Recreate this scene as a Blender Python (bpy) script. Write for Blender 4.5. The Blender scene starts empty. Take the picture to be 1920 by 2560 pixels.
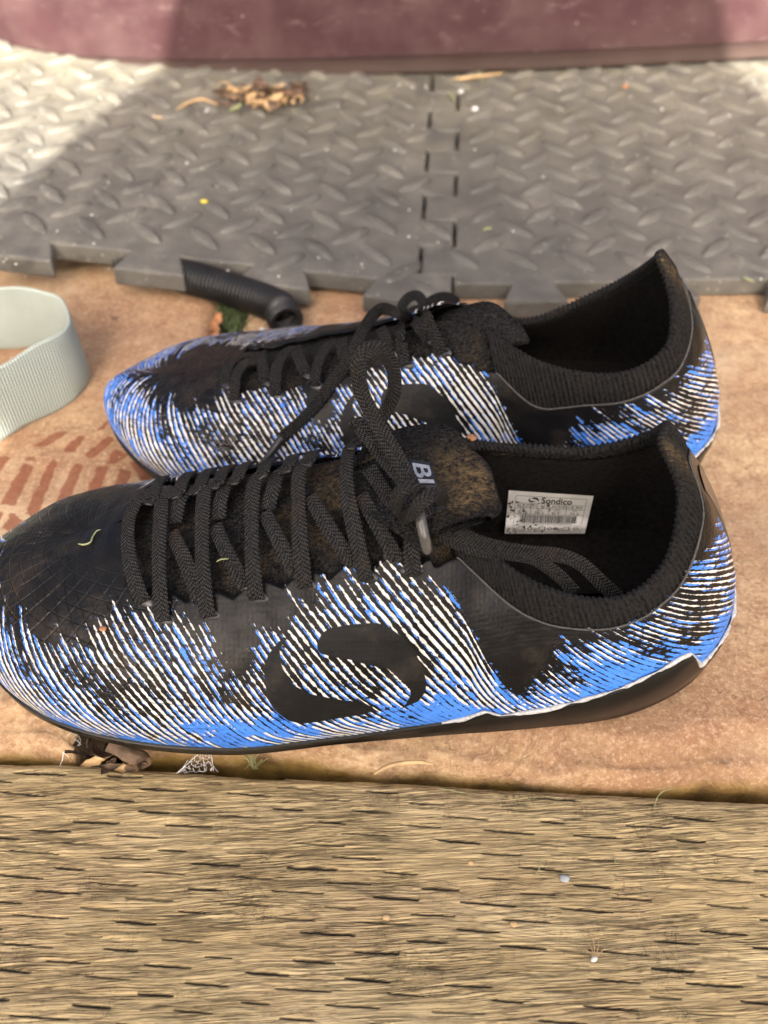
import bpy, math, random
import numpy as np
from mathutils import Vector
from mathutils.bvhtree import BVHTree
R = math.radians
rng = np.random.RandomState(7)
random.seed(7)
sc = bpy.context.scene
COL = sc.collection

# ------------------------------------------------------------------ camera
CAM_H, PITCH, FPX = 0.331, 47.0, 2500.0          # lens in units of the 1920 px wide picture
cam_d = bpy.data.cameras.new("camera")
cam = bpy.data.objects.new("camera", cam_d)
COL.objects.link(cam)
cam.location = (0, 0, CAM_H)
cam.rotation_euler = (R(90 - PITCH), 0, 0)
cam_d.sensor_fit = 'HORIZONTAL'
cam_d.sensor_width = 36.0
cam_d.lens = 36.0 * FPX / 1920.0
cam_d.clip_start = 0.01
cam_d.clip_end = 200.0
cam_d.dof.use_dof = True
cam_d.dof.focus_distance = 0.352
cam_d.dof.aperture_fstop = 12.5
sc.camera = cam

# ------------------------------------------------------------------ sky, sun, exposure
SUN_EL, SUN_AZ = 40.0, 4.0        # light travels towards +y, slightly +x
w = bpy.data.worlds.new("World")
sc.world = w
w.use_nodes = True
wn = w.node_tree
bg = wn.nodes["Background"]
sky = wn.nodes.new("ShaderNodeTexSky")
sky.sky_type = 'NISHITA'
sky.sun_disc = False
sky.sun_elevation = R(SUN_EL)
sky.sun_rotation = R(180 + SUN_AZ)
sky.dust_density = 9.0
sky.air_density = 0.55
sky.ozone_density = 0.0
wn.links.new(sky.outputs[0], bg.inputs[0])
bg.inputs[1].default_value = 0.13
sun_d = bpy.data.lights.new("sun", 'SUN')
sun = bpy.data.objects.new("sun", sun_d)
COL.objects.link(sun)
sun_d.energy = 5.0
sun_d.angle = R(0.5)
sun_d.color = (1.0, 0.93, 0.82)
_d = Vector((math.sin(R(SUN_AZ)) * math.cos(R(SUN_EL)), math.cos(R(SUN_AZ)) * math.cos(R(SUN_EL)), -math.sin(R(SUN_EL))))
sun.rotation_euler = _d.to_track_quat('-Z', 'Y').to_euler()
sun.location = (-0.3, -2, 2)
sc.view_settings.view_transform = 'Standard'
sc.view_settings.look = 'None'
sc.view_settings.exposure = 1.84
sc.view_settings.gamma = 1.0
sc.view_settings.use_curve_mapping = False

# ------------------------------------------------------------------ helpers
_th = R(PITCH)
FWD = np.array([0, math.cos(_th), -math.sin(_th)])
UPV = np.array([0, math.sin(_th), math.cos(_th)])
CAMP = np.array([0, 0, CAM_H])


def ray(px, py):
    d = FWD + (px - 960) / FPX * np.array([1.0, 0, 0]) - (py - 1280) / FPX * UPV
    return d / np.linalg.norm(d)


def atz(px, py, z=0.0):
    d = ray(px, py)
    return CAMP + d * ((z - CAM_H) / d[2])


def aty(px, py, y):
    d = ray(px, py)
    return CAMP + d * (y / d[1])


def link(o, parent=None):
    COL.objects.link(o)
    if parent is not None:
        o.parent = parent
    return o


def tag(o, label=None, cat=None, group=None, kind=None):
    if label: o["label"] = label
    if cat: o["category"] = cat
    if group: o["group"] = group
    if kind: o["kind"] = kind
    return o


def empty(name, loc=(0, 0, 0)):
    o = bpy.data.objects.new(name, None)
    o.location = loc
    o.empty_display_size = 0.02
    return link(o)


def wloc(o):
    v = np.array(o.location)
    while o.parent is not None:
        o = o.parent
        v = v + np.array(o.location)
    return v


def mesh(name, verts, faces, mat, parent=None, smooth=True, attrs=None, origin=None):
    verts = np.asarray(verts, dtype=np.float64).reshape(-1, 3)
    off = wloc(parent) if parent is not None else np.zeros(3)
    loc = np.zeros(3)
    if origin is not None:
        loc = np.asarray(origin, float) - off
    v = verts - off - loc
    me = bpy.data.meshes.new(name)
    if isinstance(faces, np.ndarray) and faces.ndim == 2:
        nf, k = faces.shape
        me.vertices.add(len(v))
        me.vertices.foreach_set("co", v.ravel())
        me.loops.add(nf * k)
        me.loops.foreach_set("vertex_index", faces.ravel().astype(np.int32))
        me.polygons.add(nf)
        me.polygons.foreach_set("loop_start", np.arange(0, nf * k, k, dtype=np.int32))
        me.polygons.foreach_set("loop_total", np.full(nf, k, dtype=np.int32))
        me.update(calc_edges=True)
        me.validate()
    else:
        me.from_pydata([tuple(p) for p in v], [], [tuple(int(i) for i in f) for f in faces])
    if smooth:
        me.polygons.foreach_set("use_smooth", np.ones(len(me.polygons), dtype=bool))
    if attrs:
        for an, av in attrs.items():
            a = me.attributes.new(an, 'FLOAT', 'POINT')
            a.data.foreach_set("value", np.asarray(av, dtype=np.float32).ravel())
    me.materials.append(mat)
    me.update()
    o = bpy.data.objects.new(name, me)
    o.location = loc
    return link(o, parent)


def gridfaces(nu, nv, wrap_u=False, flip=False):
    iu = np.arange(nu if wrap_u else nu - 1)
    iv = np.arange(nv - 1)
    a, b = np.meshgrid(iu, iv, indexing='ij')
    a2 = (a + 1) % nu
    f = np.stack([a * nv + b, a2 * nv + b, a2 * nv + b + 1, a * nv + b + 1], -1).reshape(-1, 4)
    return f[:, ::-1].copy() if flip else f


def grid(name, P, mat, parent=None, wrap_u=False, flip=False, attrs=None, smooth=True):
    nu, nv = P.shape[:2]
    return mesh(name, P.reshape(-1, 3), gridfaces(nu, nv, wrap_u, flip), mat, parent, smooth, attrs)


def join_parts(parts):
    vs, fs, n = [], [], 0
    for v, f in parts:
        v = np.asarray(v, float).reshape(-1, 3)
        vs.append(v)
        fs += [[int(i) + n for i in q] for q in f]
        n += len(v)
    return np.concatenate(vs), fs


def catmull(pts, n, closed=False):
    """resample a polyline of control points (any dimension) smoothly to n points, even in arc length"""
    p = np.asarray(pts, float)
    m = len(p)
    segs = m if closed else m - 1
    t = np.linspace(0, segs, max(n * 4, 40), endpoint=not closed)
    i = np.minimum(t.astype(int), segs - 1)
    f = (t - i)[:, None]
    if closed:
        g = lambda k: p[(i + k) % m]
    else:
        pe = np.concatenate([[2 * p[0] - p[1]], p, [2 * p[-1] - p[-2]]])
        g = lambda k: pe[np.clip(i + k + 1, 0, m + 1)]
    a, b, c, d = g(-1), g(0), g(1), g(2)
    q = 0.5 * (2 * b + (c - a) * f + (2 * a - 5 * b + 4 * c - d) * f ** 2 + (3 * b - a - 3 * c + d) * f ** 3)
    s = np.concatenate([[0], np.cumsum(np.linalg.norm(np.diff(q[:, :3], axis=0), axis=1))])
    if closed:
        s_end = s[-1] + np.linalg.norm(q[0, :3] - q[-1, :3])
        q = np.concatenate([q, q[:1]]); s = np.concatenate([s, [s_end]])
        si = np.linspace(0, s_end, n, endpoint=False)
    else:
        si = np.linspace(0, s[-1], n)
    return np.stack([np.interp(si, s, q[:, k]) for k in range(q.shape[1])], -1)


def hash2(i, j, seed=0):
    h = (i.astype(np.int64) * 374761393 + j.astype(np.int64) * 668265263 + seed * 1442695041) & 0x7fffffff
    h = ((h ^ (h >> 13)) * 1274126177) & 0x7fffffff
    return ((h ^ (h >> 16)) & 0xffff) / 65535.0


def vnoise(x, y, seed=0):
    xi = np.floor(x); yi = np.floor(y)
    fx = x - xi; fy = y - yi
    fx = fx * fx * (3 - 2 * fx); fy = fy * fy * (3 - 2 * fy)
    xi = xi.astype(np.int64); yi = yi.astype(np.int64)
    a = hash2(xi, yi, seed); b = hash2(xi + 1, yi, seed); c = hash2(xi, yi + 1, seed); d = hash2(xi + 1, yi + 1, seed)
    return (a * (1 - fx) + b * fx) * (1 - fy) + (c * (1 - fx) + d * fx) * fy


def fbm(x, y, seed=0, octv=4):
    x = np.asarray(x, float); y = np.asarray(y, float)
    t = 0; amp = 0.5
    for k in range(octv):
        t = t + amp * vnoise(x * 2 ** k + 17 * k, y * 2 ** k + 5 * k, seed + k)
        amp *= 0.5
    return t / (1 - 0.5 ** octv)


def sstep(a, b, x):
    t = np.clip((x - a) / (b - a), 0, 1)
    return t * t * (3 - 2 * t)


def tube(path, rad, seg=8, closed_ends=True):
    path = np.asarray(path, float)
    n = len(path)
    rad = np.broadcast_to(np.asarray(rad, float), (n,))
    t = np.gradient(path, axis=0)
    t /= np.linalg.norm(t, axis=1)[:, None] + 1e-12
    ref = np.array([0.13, 0.21, 0.97])
    a = np.cross(t, ref); a /= np.linalg.norm(a, axis=1)[:, None] + 1e-12
    b = np.cross(t, a)
    an = np.linspace(0, 2 * np.pi, seg, endpoint=False)
    V = path[:, None] + rad[:, None, None] * (a[:, None] * np.cos(an)[None, :, None] + b[:, None] * np.sin(an)[None, :, None])
    f = []
    for i in range(n - 1):
        for j in range(seg):
            k = (j + 1) % seg
            f.append([i * seg + j, i * seg + k, (i + 1) * seg + k, (i + 1) * seg + j])
    if closed_ends:
        f.append(list(range(seg))[::-1]); f.append([(n - 1) * seg + j for j in range(seg)])
    return V.reshape(-1, 3), f


def ribbon(name, path, norms, width, thick, mat, parent, step=0.0009, taper=None):
    """flat woven strap swept along path, face normal norms"""
    P = np.asarray(path, float); Nn = np.asarray(norms, float)
    L = np.linalg.norm(np.diff(P, axis=0), axis=1).sum()
    n = max(8, int(L / step))
    q = catmull(np.concatenate([P, Nn], 1), n)
    p, nn = q[:, :3], q[:, 3:]
    t = np.gradient(p, axis=0); t /= np.linalg.norm(t, axis=1)[:, None] + 1e-12
    nn = nn - (nn * t).sum(1)[:, None] * t
    nn /= np.linalg.norm(nn, axis=1)[:, None] + 1e-12
    b = np.cross(t, nn)
    K = 22
    an = np.linspace(0, 2 * np.pi, K, endpoint=False)
    cx = np.sign(np.cos(an)) * np.abs(np.cos(an)) ** 0.5
    cz = np.sign(np.sin(an)) * np.abs(np.sin(an)) ** 0.32
    cz = cz * (1 - 0.22 * (1 - np.abs(cx)) )
    wv = np.full(n, width) * (1 + 0.05 * np.sin(np.linspace(0, L * 160, n) + rng.rand() * 6))
    tv = np.full(n, thick)
    if taper is not None:
        wv = wv * np.interp(np.linspace(0, 1, n), [a[0] for a in taper], [a[1] for a in taper])
    V = p[:, None] + b[:, None] * (cx[None] * wv[:, None] * .5)[..., None] + nn[:, None] * (cz[None] * tv[:, None] * .5)[..., None]
    f = gridfaces(K, n, True)
    V2 = V.transpose(1, 0, 2).reshape(-1, 3)
    ru = np.tile(np.linspace(0, L * 1000, n), K)
    rv = np.repeat(cx, n)
    o = mesh(name, V2, f, mat, parent, True, {"ru": ru, "rv": rv})
    return o


# ------------------------------------------------------------------ materials
class M:
    def __init__(s, name):
        s.m = bpy.data.materials.new(name)
        s.m.use_nodes = True
        s.t = s.m.node_tree
        s.b = s.t.nodes["Principled BSDF"]
        s.out = s.t.nodes["Material Output"]

    def nd(s, typ, props=None, ins=None):
        n = s.t.nodes.new("ShaderNode" + typ)
        for k, v in (props or {}).items():
            setattr(n, k, v)
        for k, v in (ins or {}).items():
            s.put(n.inputs[k], v)
        return n

    def put(s, sock, v):
        if isinstance(v, bpy.types.NodeSocket):
            s.t.links.new(v, sock)
        elif isinstance(v, (tuple, list)):
            if len(v) == 3 and sock.type == 'RGBA':
                v = (*v, 1)
            sock.default_value = v
        else:
            sock.default_value = v

    def set(s, **kw):
        names = dict(color="Base Color", rough="Roughness", normal="Normal", spec="Specular IOR Level", coat="Coat Weight",
                     coat_rough="Coat Roughness", metal="Metallic", sheen="Sheen Weight", trans="Transmission Weight",
                     alpha="Alpha", sss="Subsurface Weight", sheen_rough="Sheen Roughness")
        for k, v in kw.items():
            s.put(s.b.inputs[names[k]], v)
        return s

    def attr(s, n):
        return s.nd("Attribute", {"attribute_name": n}).outputs["Fac"]

    def pos(s):
        return s.nd("TexCoord").outputs["Object"]

    def map(s, vec, scale=(1, 1, 1), rot=(0, 0, 0), loc=(0, 0, 0)):
        return s.nd("Mapping", None, {"Vector": vec, "Scale": scale, "Rotation": rot, "Location": loc}).outputs[0]

    def xyz(s, x=0.0, y=0.0, z=0.0):
        return s.nd("CombineXYZ", None, {0: x, 1: y, 2: z}).outputs[0]

    def sep(s, v):
        return s.nd("SeparateXYZ", None, {0: v}).outputs

    def noise(s, vec, scale=5.0, detail=3.0, rough=0.55, dist=0.0, col=False):
        n = s.nd("TexNoise", None, {"Vector": vec, "Scale": scale, "Detail": detail, "Roughness": rough, "Distortion": dist})
        return n.outputs["Color" if col else "Fac"]

    def vor(s, vec, scale=5.0, feature='F1', rnd=1.0, out="Distance"):
        return s.nd("TexVoronoi", {"feature": feature}, {"Vector": vec, "Scale": scale, "Randomness": rnd}).outputs[out]

    def mth(s, op, a, b=0.0, c=0.0, clamp=False):
        n = s.nd("Math", {"operation": op, "use_clamp": clamp})
        s.put(n.inputs[0], a); s.put(n.inputs[1], b); s.put(n.inputs[2], c)
        return n.outputs[0]

    def rng(s, v, a, b, c=0.0, d=1.0, smooth=False):
        n = s.nd("MapRange", {"interpolation_type": 'SMOOTHSTEP' if smooth else 'LINEAR'}, {0: v, 1: a, 2: b, 3: c, 4: d})
        return n.outputs[0]

    def mix(s, f, a, b, mode='MIX'):
        n = s.nd("Mix", {"data_type": 'RGBA', "blend_type": mode})
        s.put(n.inputs[0], f); s.put(n.inputs[6], a); s.put(n.inputs[7], b)
        return n.outputs[2]

    def ramp(s, f, stops):
        n = s.nd("ValToRGB", None, {0: f})
        e = n.color_ramp.elements
        while len(e) < len(stops):
            e.new(0.5)
        for k, (p, c) in enumerate(stops):
            e[k].position = p
            e[k].color = (*c, 1) if len(c) == 3 else c
        return n.outputs[0]

    def bump(s, h, strength=0.5, dist=0.001, normal=None):
        ins = {"Height": h, "Strength": strength, "Distance": dist}
        if normal is not None:
            ins["Normal"] = normal
        return s.nd("Bump", None, ins).outputs[0]


def simple(name, col, rough=0.5, nscale=200, namp=0.25, bump=0.2, bdist=0.0005, **kw):
    m = M(name)
    p = m.pos()
    n = m.noise(p, nscale, 5)
    c2 = tuple(max(0, c * (1 - namp)) for c in col)
    c3 = tuple(min(1, c * (1 + namp)) for c in col)
    m.set(color=m.ramp(n, [(0.3, c2), (0.7, c3)]), rough=rough, normal=m.bump(n, bump, bdist), **kw)
    return m.m


MAT = {}


def mat_print():
    m = M("boot_print")
    p = m.pos()
    ph, al, cov, blu, logo = (m.attr(k) for k in ("ph", "al", "cov", "blu", "logo"))
    idx = m.mth('FLOOR', ph)
    f = m.mth('SUBTRACT', ph, idx)
    slow = m.noise(m.xyz(m.mth('MULTIPLY', idx, 7.31), m.mth('MULTIPLY', al, 0.15), 0.0), 1.0, 2)
    fast = m.noise(m.xyz(m.mth('MULTIPLY', idx, 4.13), m.mth('MULTIPLY', al, 0.62), 7.0), 1.0, 2)
    jag = m.noise(p, 520, 3, 0.6)
    jag2 = m.noise(p, 1500, 2, 0.6)
    j = m.mth('ADD', m.mth('MULTIPLY', m.mth('SUBTRACT', jag, .5), 1.5), m.mth('MULTIPLY', m.mth('SUBTRACT', jag2, .5), .5))
    c = m.mth('ADD', m.mth('ADD', cov, m.mth('ADD', m.mth('MULTIPLY', m.mth('SUBTRACT', slow, .5), 2.1), m.mth('MULTIPLY', m.mth('SUBTRACT', fast, .5), 2.3))), j)
    slow3 = m.noise(m.xyz(m.mth('MULTIPLY', idx, 5.77), m.mth('MULTIPLY', al, 0.08), 4.0), 1.0, 2)
    wb = m.rng(m.mth('ADD', m.mth('ADD', m.mth('MULTIPLY', m.mth('SUBTRACT', slow3, .5), 1.8), m.mth('MULTIPLY', m.mth('SUBTRACT', blu, .62), 1.0)), m.mth('MULTIPLY', j, .5)), -0.02, 0.03)
    wid = m.mth('MULTIPLY', m.mth('MINIMUM', m.mth('MAXIMUM', c, 0.0), 1.25), m.mth('ADD', 0.44, m.mth('MULTIPLY', wb, .18)))
    d = m.mth('ABSOLUTE', m.mth('SUBTRACT', f, .5))
    d2 = m.mth('MULTIPLY', d, 2.0)
    stripe = m.rng(m.mth('SUBTRACT', wid, d2), 0.01, 0.11)
    # second, blue line hugging every stripe
    f2 = m.mth('FRACT', m.mth('ADD', ph, 0.28))
    d3 = m.mth('MULTIPLY', m.mth('ABSOLUTE', m.mth('SUBTRACT', f2, .5)), 2.0)
    slow2 = m.noise(m.xyz(m.mth('MULTIPLY', m.mth('FLOOR', m.mth('ADD', ph, .24)), 3.17), m.mth('MULTIPLY', al, 0.09), 9.0), 1.0, 2)
    bw = m.mth('ADD', m.mth('ADD', m.mth('ADD', blu, 0.02), m.mth('MULTIPLY', m.mth('SUBTRACT', slow2, .5), 2.6)), m.mth('MULTIPLY', j, .8))
    bw = m.mth('MULTIPLY', m.mth('MULTIPLY', m.mth('MINIMUM', m.mth('MAXIMUM', bw, 0.0), 1.0), 0.82), m.rng(c, 0.05, 0.6))
    bluel = m.rng(m.mth('SUBTRACT', bw, d3), 0.01, 0.11)
    grain = m.noise(p, 2600, 2)
    mott = m.noise(p, 90, 4)
    black = m.ramp(mott, [(0.3, (0.0035, 0.0035, 0.0035)), (0.75, (0.008, 0.0075, 0.007))])
    white = m.ramp(m.noise(p, 300, 4), [(0.3, (0.50, 0.47, 0.40)), (0.65, (0.74, 0.73, 0.69))])
    blue = m.ramp(m.noise(p, 130, 4), [(0.3, (0.045, 0.19, 0.66)), (0.7, (0.075, 0.25, 0.76))])
    sc_ = m.mix(wb, white, blue)
    col = m.mix(bluel, black, blue)
    col = m.mix(stripe, col, sc_)
    lg = m.rng(logo, -0.12, 0.12)
    lcol = m.mix(m.noise(p, 900, 2), (0.005, 0.005, 0.005), (0.012, 0.012, 0.0115))
    col = m.mix(lg, col, lcol)
    # cross cracks in the print, dust
    crk = m.noise(m.xyz(m.mth('MULTIPLY', ph, 0.5), m.mth('MULTIPLY', al, 0.55), 2.0), 2.0, 4, .7)
    crm = m.rng(m.mth('ABSOLUTE', m.mth('SUBTRACT', crk, .5)), 0.0, 0.012, 0.75, 0.0)
    col = m.mix(m.mth('MULTIPLY', crm, 0.8), col, (0.012, 0.012, 0.012))
    toe_ = m.attr("toe")
    ladder = m.rng(m.mth('ABSOLUTE', m.mth('SINE', m.mth('ADD', m.mth('MULTIPLY', al, .62), m.mth('MULTIPLY', jag, 1.2)))), 0.0, 0.22, 1, 0)
    col = m.mix(m.mth('MULTIPLY', m.mth('MULTIPLY', ladder, toe_), .75), col, (0.008, 0.008, 0.008))
    dust = m.rng(m.noise(p, 34, 6, .7), .56, .80, 0, .22)
    col = m.mix(dust, col, (0.16, 0.125, 0.09))
    col = m.mix(m.mth('MULTIPLY', toe_, m.rng(m.noise(p, 95, 5, .7), .48, .72, 0, .35)), col, (0.060, 0.044, 0.032))
    printed = m.mth('MULTIPLY', m.mth('MAXIMUM', stripe, bluel), m.mth('SUBTRACT', 1.0, lg))
    # relief: embossed lattice on the toe, print thickness, fine dimple
    toe = m.attr("toe")
    aw = m.attr("aa")
    g1 = m.mth('ABSOLUTE', m.mth('SINE', m.mth('MULTIPLY', al, 0.62)))
    g2 = m.mth('ABSOLUTE', m.mth('SINE', m.mth('ADD', m.mth('MULTIPLY', aw, .50), m.mth('MULTIPLY', al, .40))))
    g3 = m.mth('ABSOLUTE', m.mth('SINE', m.mth('SUBTRACT', m.mth('MULTIPLY', aw, .50), m.mth('MULTIPLY', al, .26))))
    lat = m.mth('MINIMUM', m.mth('MINIMUM', m.rng(g1, 0.0, 0.28), m.rng(g2, 0.0, 0.28)), m.rng(g3, 0.0, .28))
    lat = m.mth('MULTIPLY', lat, toe)
    dim = m.vor(p, 620, 'F1', 0.25)
    h = m.mth('ADD', m.mth('MULTIPLY', printed, 0.28), m.mth('ADD', m.mth('MULTIPLY', lat, 1.0), m.mth('MULTIPLY', dim, 0.35)))
    h = m.mth('ADD', h, m.mth('MULTIPLY', mott, 1.6))
    nrm = m.bump(h, 0.55, 0.0005)
    rough = m.mth('ADD', m.mth('MULTIPLY', m.noise(p, 150, 4), 0.25), m.mth('MULTIPLY', printed, 0.06))
    rough = m.mth('ADD', rough, m.mth('MULTIPLY', lg, 0.16))
    m.set(color=col, rough=m.mth('ADD', rough, 0.24), normal=nrm, spec=0.17)
    return m.m


def mat_knit(name, base=(0.0085, 0.0082, 0.0078), mud=0.0, rib=None):
    m = M(name)
    p = m.pos()
    n = m.noise(p, 800, 2)
    v = m.vor(p, 1000, 'F1', 0.8)
    big = m.noise(p, 60, 5, .6)
    c = m.mix(m.rng(n, .3, .7), tuple(b * 0.3 for b in base), tuple(b * 2.6 for b in base))
    spark = m.rng(m.noise(p, 1500, 1), .60, .72, 0, .42 if rib else .6)
    c = m.mix(spark, c, (0.062, 0.060, 0.057))
    if mud:
        md = m.mth('MULTIPLY', m.attr("mud"), m.rng(m.noise(p, 420, 5, .75), .38, .66))
        c = m.mix(md, c, (0.17, 0.115, 0.055))
    c = m.mix(m.rng(big, .55, .8, 0, .22), c, (0.055, 0.043, 0.028))
    h = m.mth('ADD', m.mth('MULTIPLY', v, -0.8), m.mth('MULTIPLY', n, .8))
    if rib:
        c = m.mix(m.rng(m.attr("rib_highlight"), -.6, .9, 0, .6), c, (0.019, 0.0185, 0.018))  # rib crests paler than the grooves: highlight painted into the knit colour
    m.set(color=c, rough=0.85, normal=m.bump(h, 0.5 if rib else 1.0, 0.0010), spec=0.10)
    return m.m


def mat_lace(name="lace_weave", base=(0.0165, 0.016, 0.0152), dirt=0.4, lines=0.0):
    m = M(name)
    p = m.pos()
    ru, rv = m.attr("ru"), m.attr("rv")
    a1 = m.mth('SINE', m.mth('ADD', m.mth('MULTIPLY', ru, 4.4), m.mth('MULTIPLY', m.mth('ABSOLUTE', rv), 7.0)))
    a2 = m.mth('SINE', m.mth('MULTIPLY', rv, 15.0))
    wv = m.mth('MULTIPLY', a1, a2)
    n = m.noise(p, 1150, 2)
    h = m.mth('ADD', m.mth('MULTIPLY', wv, .8), m.mth('MULTIPLY', m.mth('SUBTRACT', n, .5), 1.7))
    c = m.mix(m.rng(h, -.6, .8), tuple(b * .2 for b in base), tuple(b * 4.2 for b in base))
    sp = m.rng(m.noise(p, 1900, 1), .57, .70, 0, .42)
    c = m.mix(sp, c, (0.10, 0.096, 0.090))
    dd = m.rng(m.noise(p, 70, 4, .6), .57, .74, 0, dirt)
    c = m.mix(dd, c, (0.085, 0.052, 0.027))
    hh = m.mth('ADD', h, m.mth('ADD', m.mth('MULTIPLY', a2, lines), m.rng(m.mth('ABSOLUTE', rv), .70, .85, 0, .35)))
    m.set(color=c, rough=0.75, normal=m.bump(hh, 1.0, 0.0007), spec=0.10)
    return m.m


def mat_wood():
    m = M("weathered_timber")
    p = m.pos()
    x, y, z = m.sep(p)
    slit = m.attr("slit")
    warp = m.mth('MULTIPLY', m.mth('SUBTRACT', m.noise(m.map(p, (16, 45, 1)), 1.0, 2), .5), 0.0050)
    yy = m.mth('ADD', m.mth('SUBTRACT', y, m.mth('MULTIPLY', x, .055)), warp)
    wide = m.noise(m.xyz(m.mth('MULTIPLY', x, 13), m.mth('MULTIPLY', yy, 330), 1.0), 1.0, 4, .6)
    fib = m.noise(m.xyz(m.mth('MULTIPLY', x, 26), m.mth('MULTIPLY', yy, 1700), 2.0), 1.0, 3, .55)
    r1 = m.noise(m.xyz(m.mth('MULTIPLY', x, 15), m.mth('MULTIPLY', yy, 900), 5.0), 1.0, 3, .6)
    r2 = m.noise(m.xyz(m.mth('MULTIPLY', x, 42), m.mth('MULTIPLY', yy, 1250), 8.0), 1.0, 3, .65)
    l1 = m.rng(m.mth('ABSOLUTE', m.mth('SUBTRACT', r1, .5)), 0.006, 0.028, 1, 0)
    l2 = m.rng(m.mth('ABSOLUTE', m.mth('SUBTRACT', r2, .52)), 0.006, 0.032, 1, 0)
    wear = m.rng(m.noise(m.map(p, (16, 55, 1), loc=(2, 5, 0)), 1.0, 3), .40, .62, .45, 1.0)
    cut = m.noise(m.map(p, (420, 160, 1)), 1.0, 2)
    l3 = m.mth('MULTIPLY', m.rng(m.mth('ABSOLUTE', m.mth('SUBTRACT', cut, .5)), 0.0, 0.02, 1, 0), m.rng(m.noise(p, 60, 2), .5, .62))
    crack = m.mth('MINIMUM', m.mth('MULTIPLY', m.mth('ADD', m.mth('ADD', l1, m.mth('MULTIPLY', l2, .8)), m.mth('MULTIPLY', l3, .5)), wear), 1.0)
    low = m.noise(m.map(p, (8, 40, 1)), 1.0, 4)
    base = m.ramp(low, [(0.28, (0.43, 0.315, 0.150)), (0.5, (0.54, 0.410, 0.205)), (0.74, (0.64, 0.505, 0.280))])
    red = m.rng(m.noise(m.map(p, (14, 30, 1), loc=(3, 1, 0)), 1.0, 3), .50, .72, 0, .5)
    base = m.mix(red, base, (0.42, 0.285, 0.155))
    base = m.mix(m.rng(wide, .32, .62, .35, 0), base, (0.27, 0.185, 0.085))
    base = m.mix(m.rng(fib, .30, .55, .28, 0), base, (0.25, 0.175, 0.085))
    base = m.mix(m.rng(fib, .52, .75, 0, .5), base, (0.74, 0.60, 0.35))
    base = m.mix(m.mth('MULTIPLY', crack, .92), base, (0.030, 0.020, 0.010))
    green = m.rng(m.noise(p, 26, 4), .60, .76, 0, .22)
    base = m.mix(green, base, (0.16, 0.15, 0.06))
    base = m.mix(slit, base, (0.018, 0.0145, 0.010))
    h = m.mth('SUBTRACT', m.mth('ADD', m.mth('MULTIPLY', wide, 1.2), m.mth('MULTIPLY', fib, .8)), m.mth('MULTIPLY', crack, 1.0))
    m.set(color=base, rough=0.72, normal=m.bump(h, 0.8, 0.0006), spec=0.25)
    return m.m


def mat_stone(name="sandstone", seed=0.0):
    m = M(name)
    p = m.map(m.pos(), loc=(seed, seed * .7, 0))
    n1 = m.noise(p, 9, 5, .55)
    n2 = m.noise(p, 120, 5, .65)
    n3 = m.noise(p, 900, 3, .6)
    edge = m.attr("edge")
    c = m.ramp(n1, [(0.30, (0.235, 0.125, 0.068)), (0.42, (0.35, 0.210, 0.115)), (0.55, (0.44, 0.300, 0.170)), (0.72, (0.56, 0.42, 0.245))])
    c = m.mix(m.rng(n2, .36, .66, .6, 0), c, (0.23, 0.115, 0.062))
    c = m.mix(m.rng(m.noise(p, 330, 4, .7), .54, .68, 0, .55), c, (0.19, 0.095, 0.055))
    n4 = m.noise(p, 480, 3, .6)
    c = m.mix(m.rng(n4, .52, .70, 0, .35), c, (0.62, 0.49, 0.32))
    c = m.mix(m.rng(n4, .46, .30, 0, .35), c, (0.18, 0.105, 0.060))
    c = m.mix(m.rng(n3, .55, .72, 0, .35), c, (0.62, 0.50, 0.36))
    stain = m.rng(m.noise(m.map(p, (1, 1, 1), loc=(4, 2, 0)), 7, 5, .6), .50, .68, 0, .55)
    c = m.mix(stain, c, (0.235, 0.160, 0.105))
    pale = m.rng(m.noise(m.map(p, (1, 1, 1), loc=(9, 5, 0)), 11, 5, .6), .54, .70, 0, .5)
    c = m.mix(pale, c, (0.60, 0.48, 0.31))
    pit = m.rng(m.noise(p, 75, 5, .7), .66, .73, 0, .8)
    c = m.mix(pit, c, (0.13, 0.075, 0.055))
    # broken edge: ochre, lichen on the lower face
    ocr = m.ramp(m.noise(p, 60, 5), [(0.3, (0.07, 0.045, 0.012)), (0.55, (0.26, 0.165, 0.040)), (0.75, (0.40, 0.28, 0.10))])
    c = m.mix(edge, c, ocr)
    crk = m.noise(m.map(p, (1, 1, 1)), 9, 5, .7, 1.0)
    ck = m.rng(m.mth('ABSOLUTE', m.mth('SUBTRACT', crk, .5)), 0.0, 0.004, 0.35, 0.0)
    c = m.mix(ck, c, (0.11, 0.06, 0.04))
    dm = m.mth('ADD', m.attr("damp"), m.mth('ADD', m.mth('MULTIPLY', m.mth('SUBTRACT', m.noise(p, 260, 4, .65), .5), 3.4), m.mth('MULTIPLY', m.mth('SUBTRACT', n2, .5), 2.5)))
    dmm = m.rng(dm, -.35, .45, 0, .82, True)
    c = m.mix(dmm, c, m.mix(n2, (0.150, 0.045, 0.022), (0.235, 0.082, 0.042)))
    h = m.mth('ADD', m.mth('ADD', m.mth('MULTIPLY', n2, 1.4), m.mth('MULTIPLY', n3, .5)), m.mth('MULTIPLY', ck, -1.0))
    m.set(color=c, rough=0.85, normal=m.bump(h, 0.55, 0.0012), spec=0.25)
    return m.m


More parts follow.
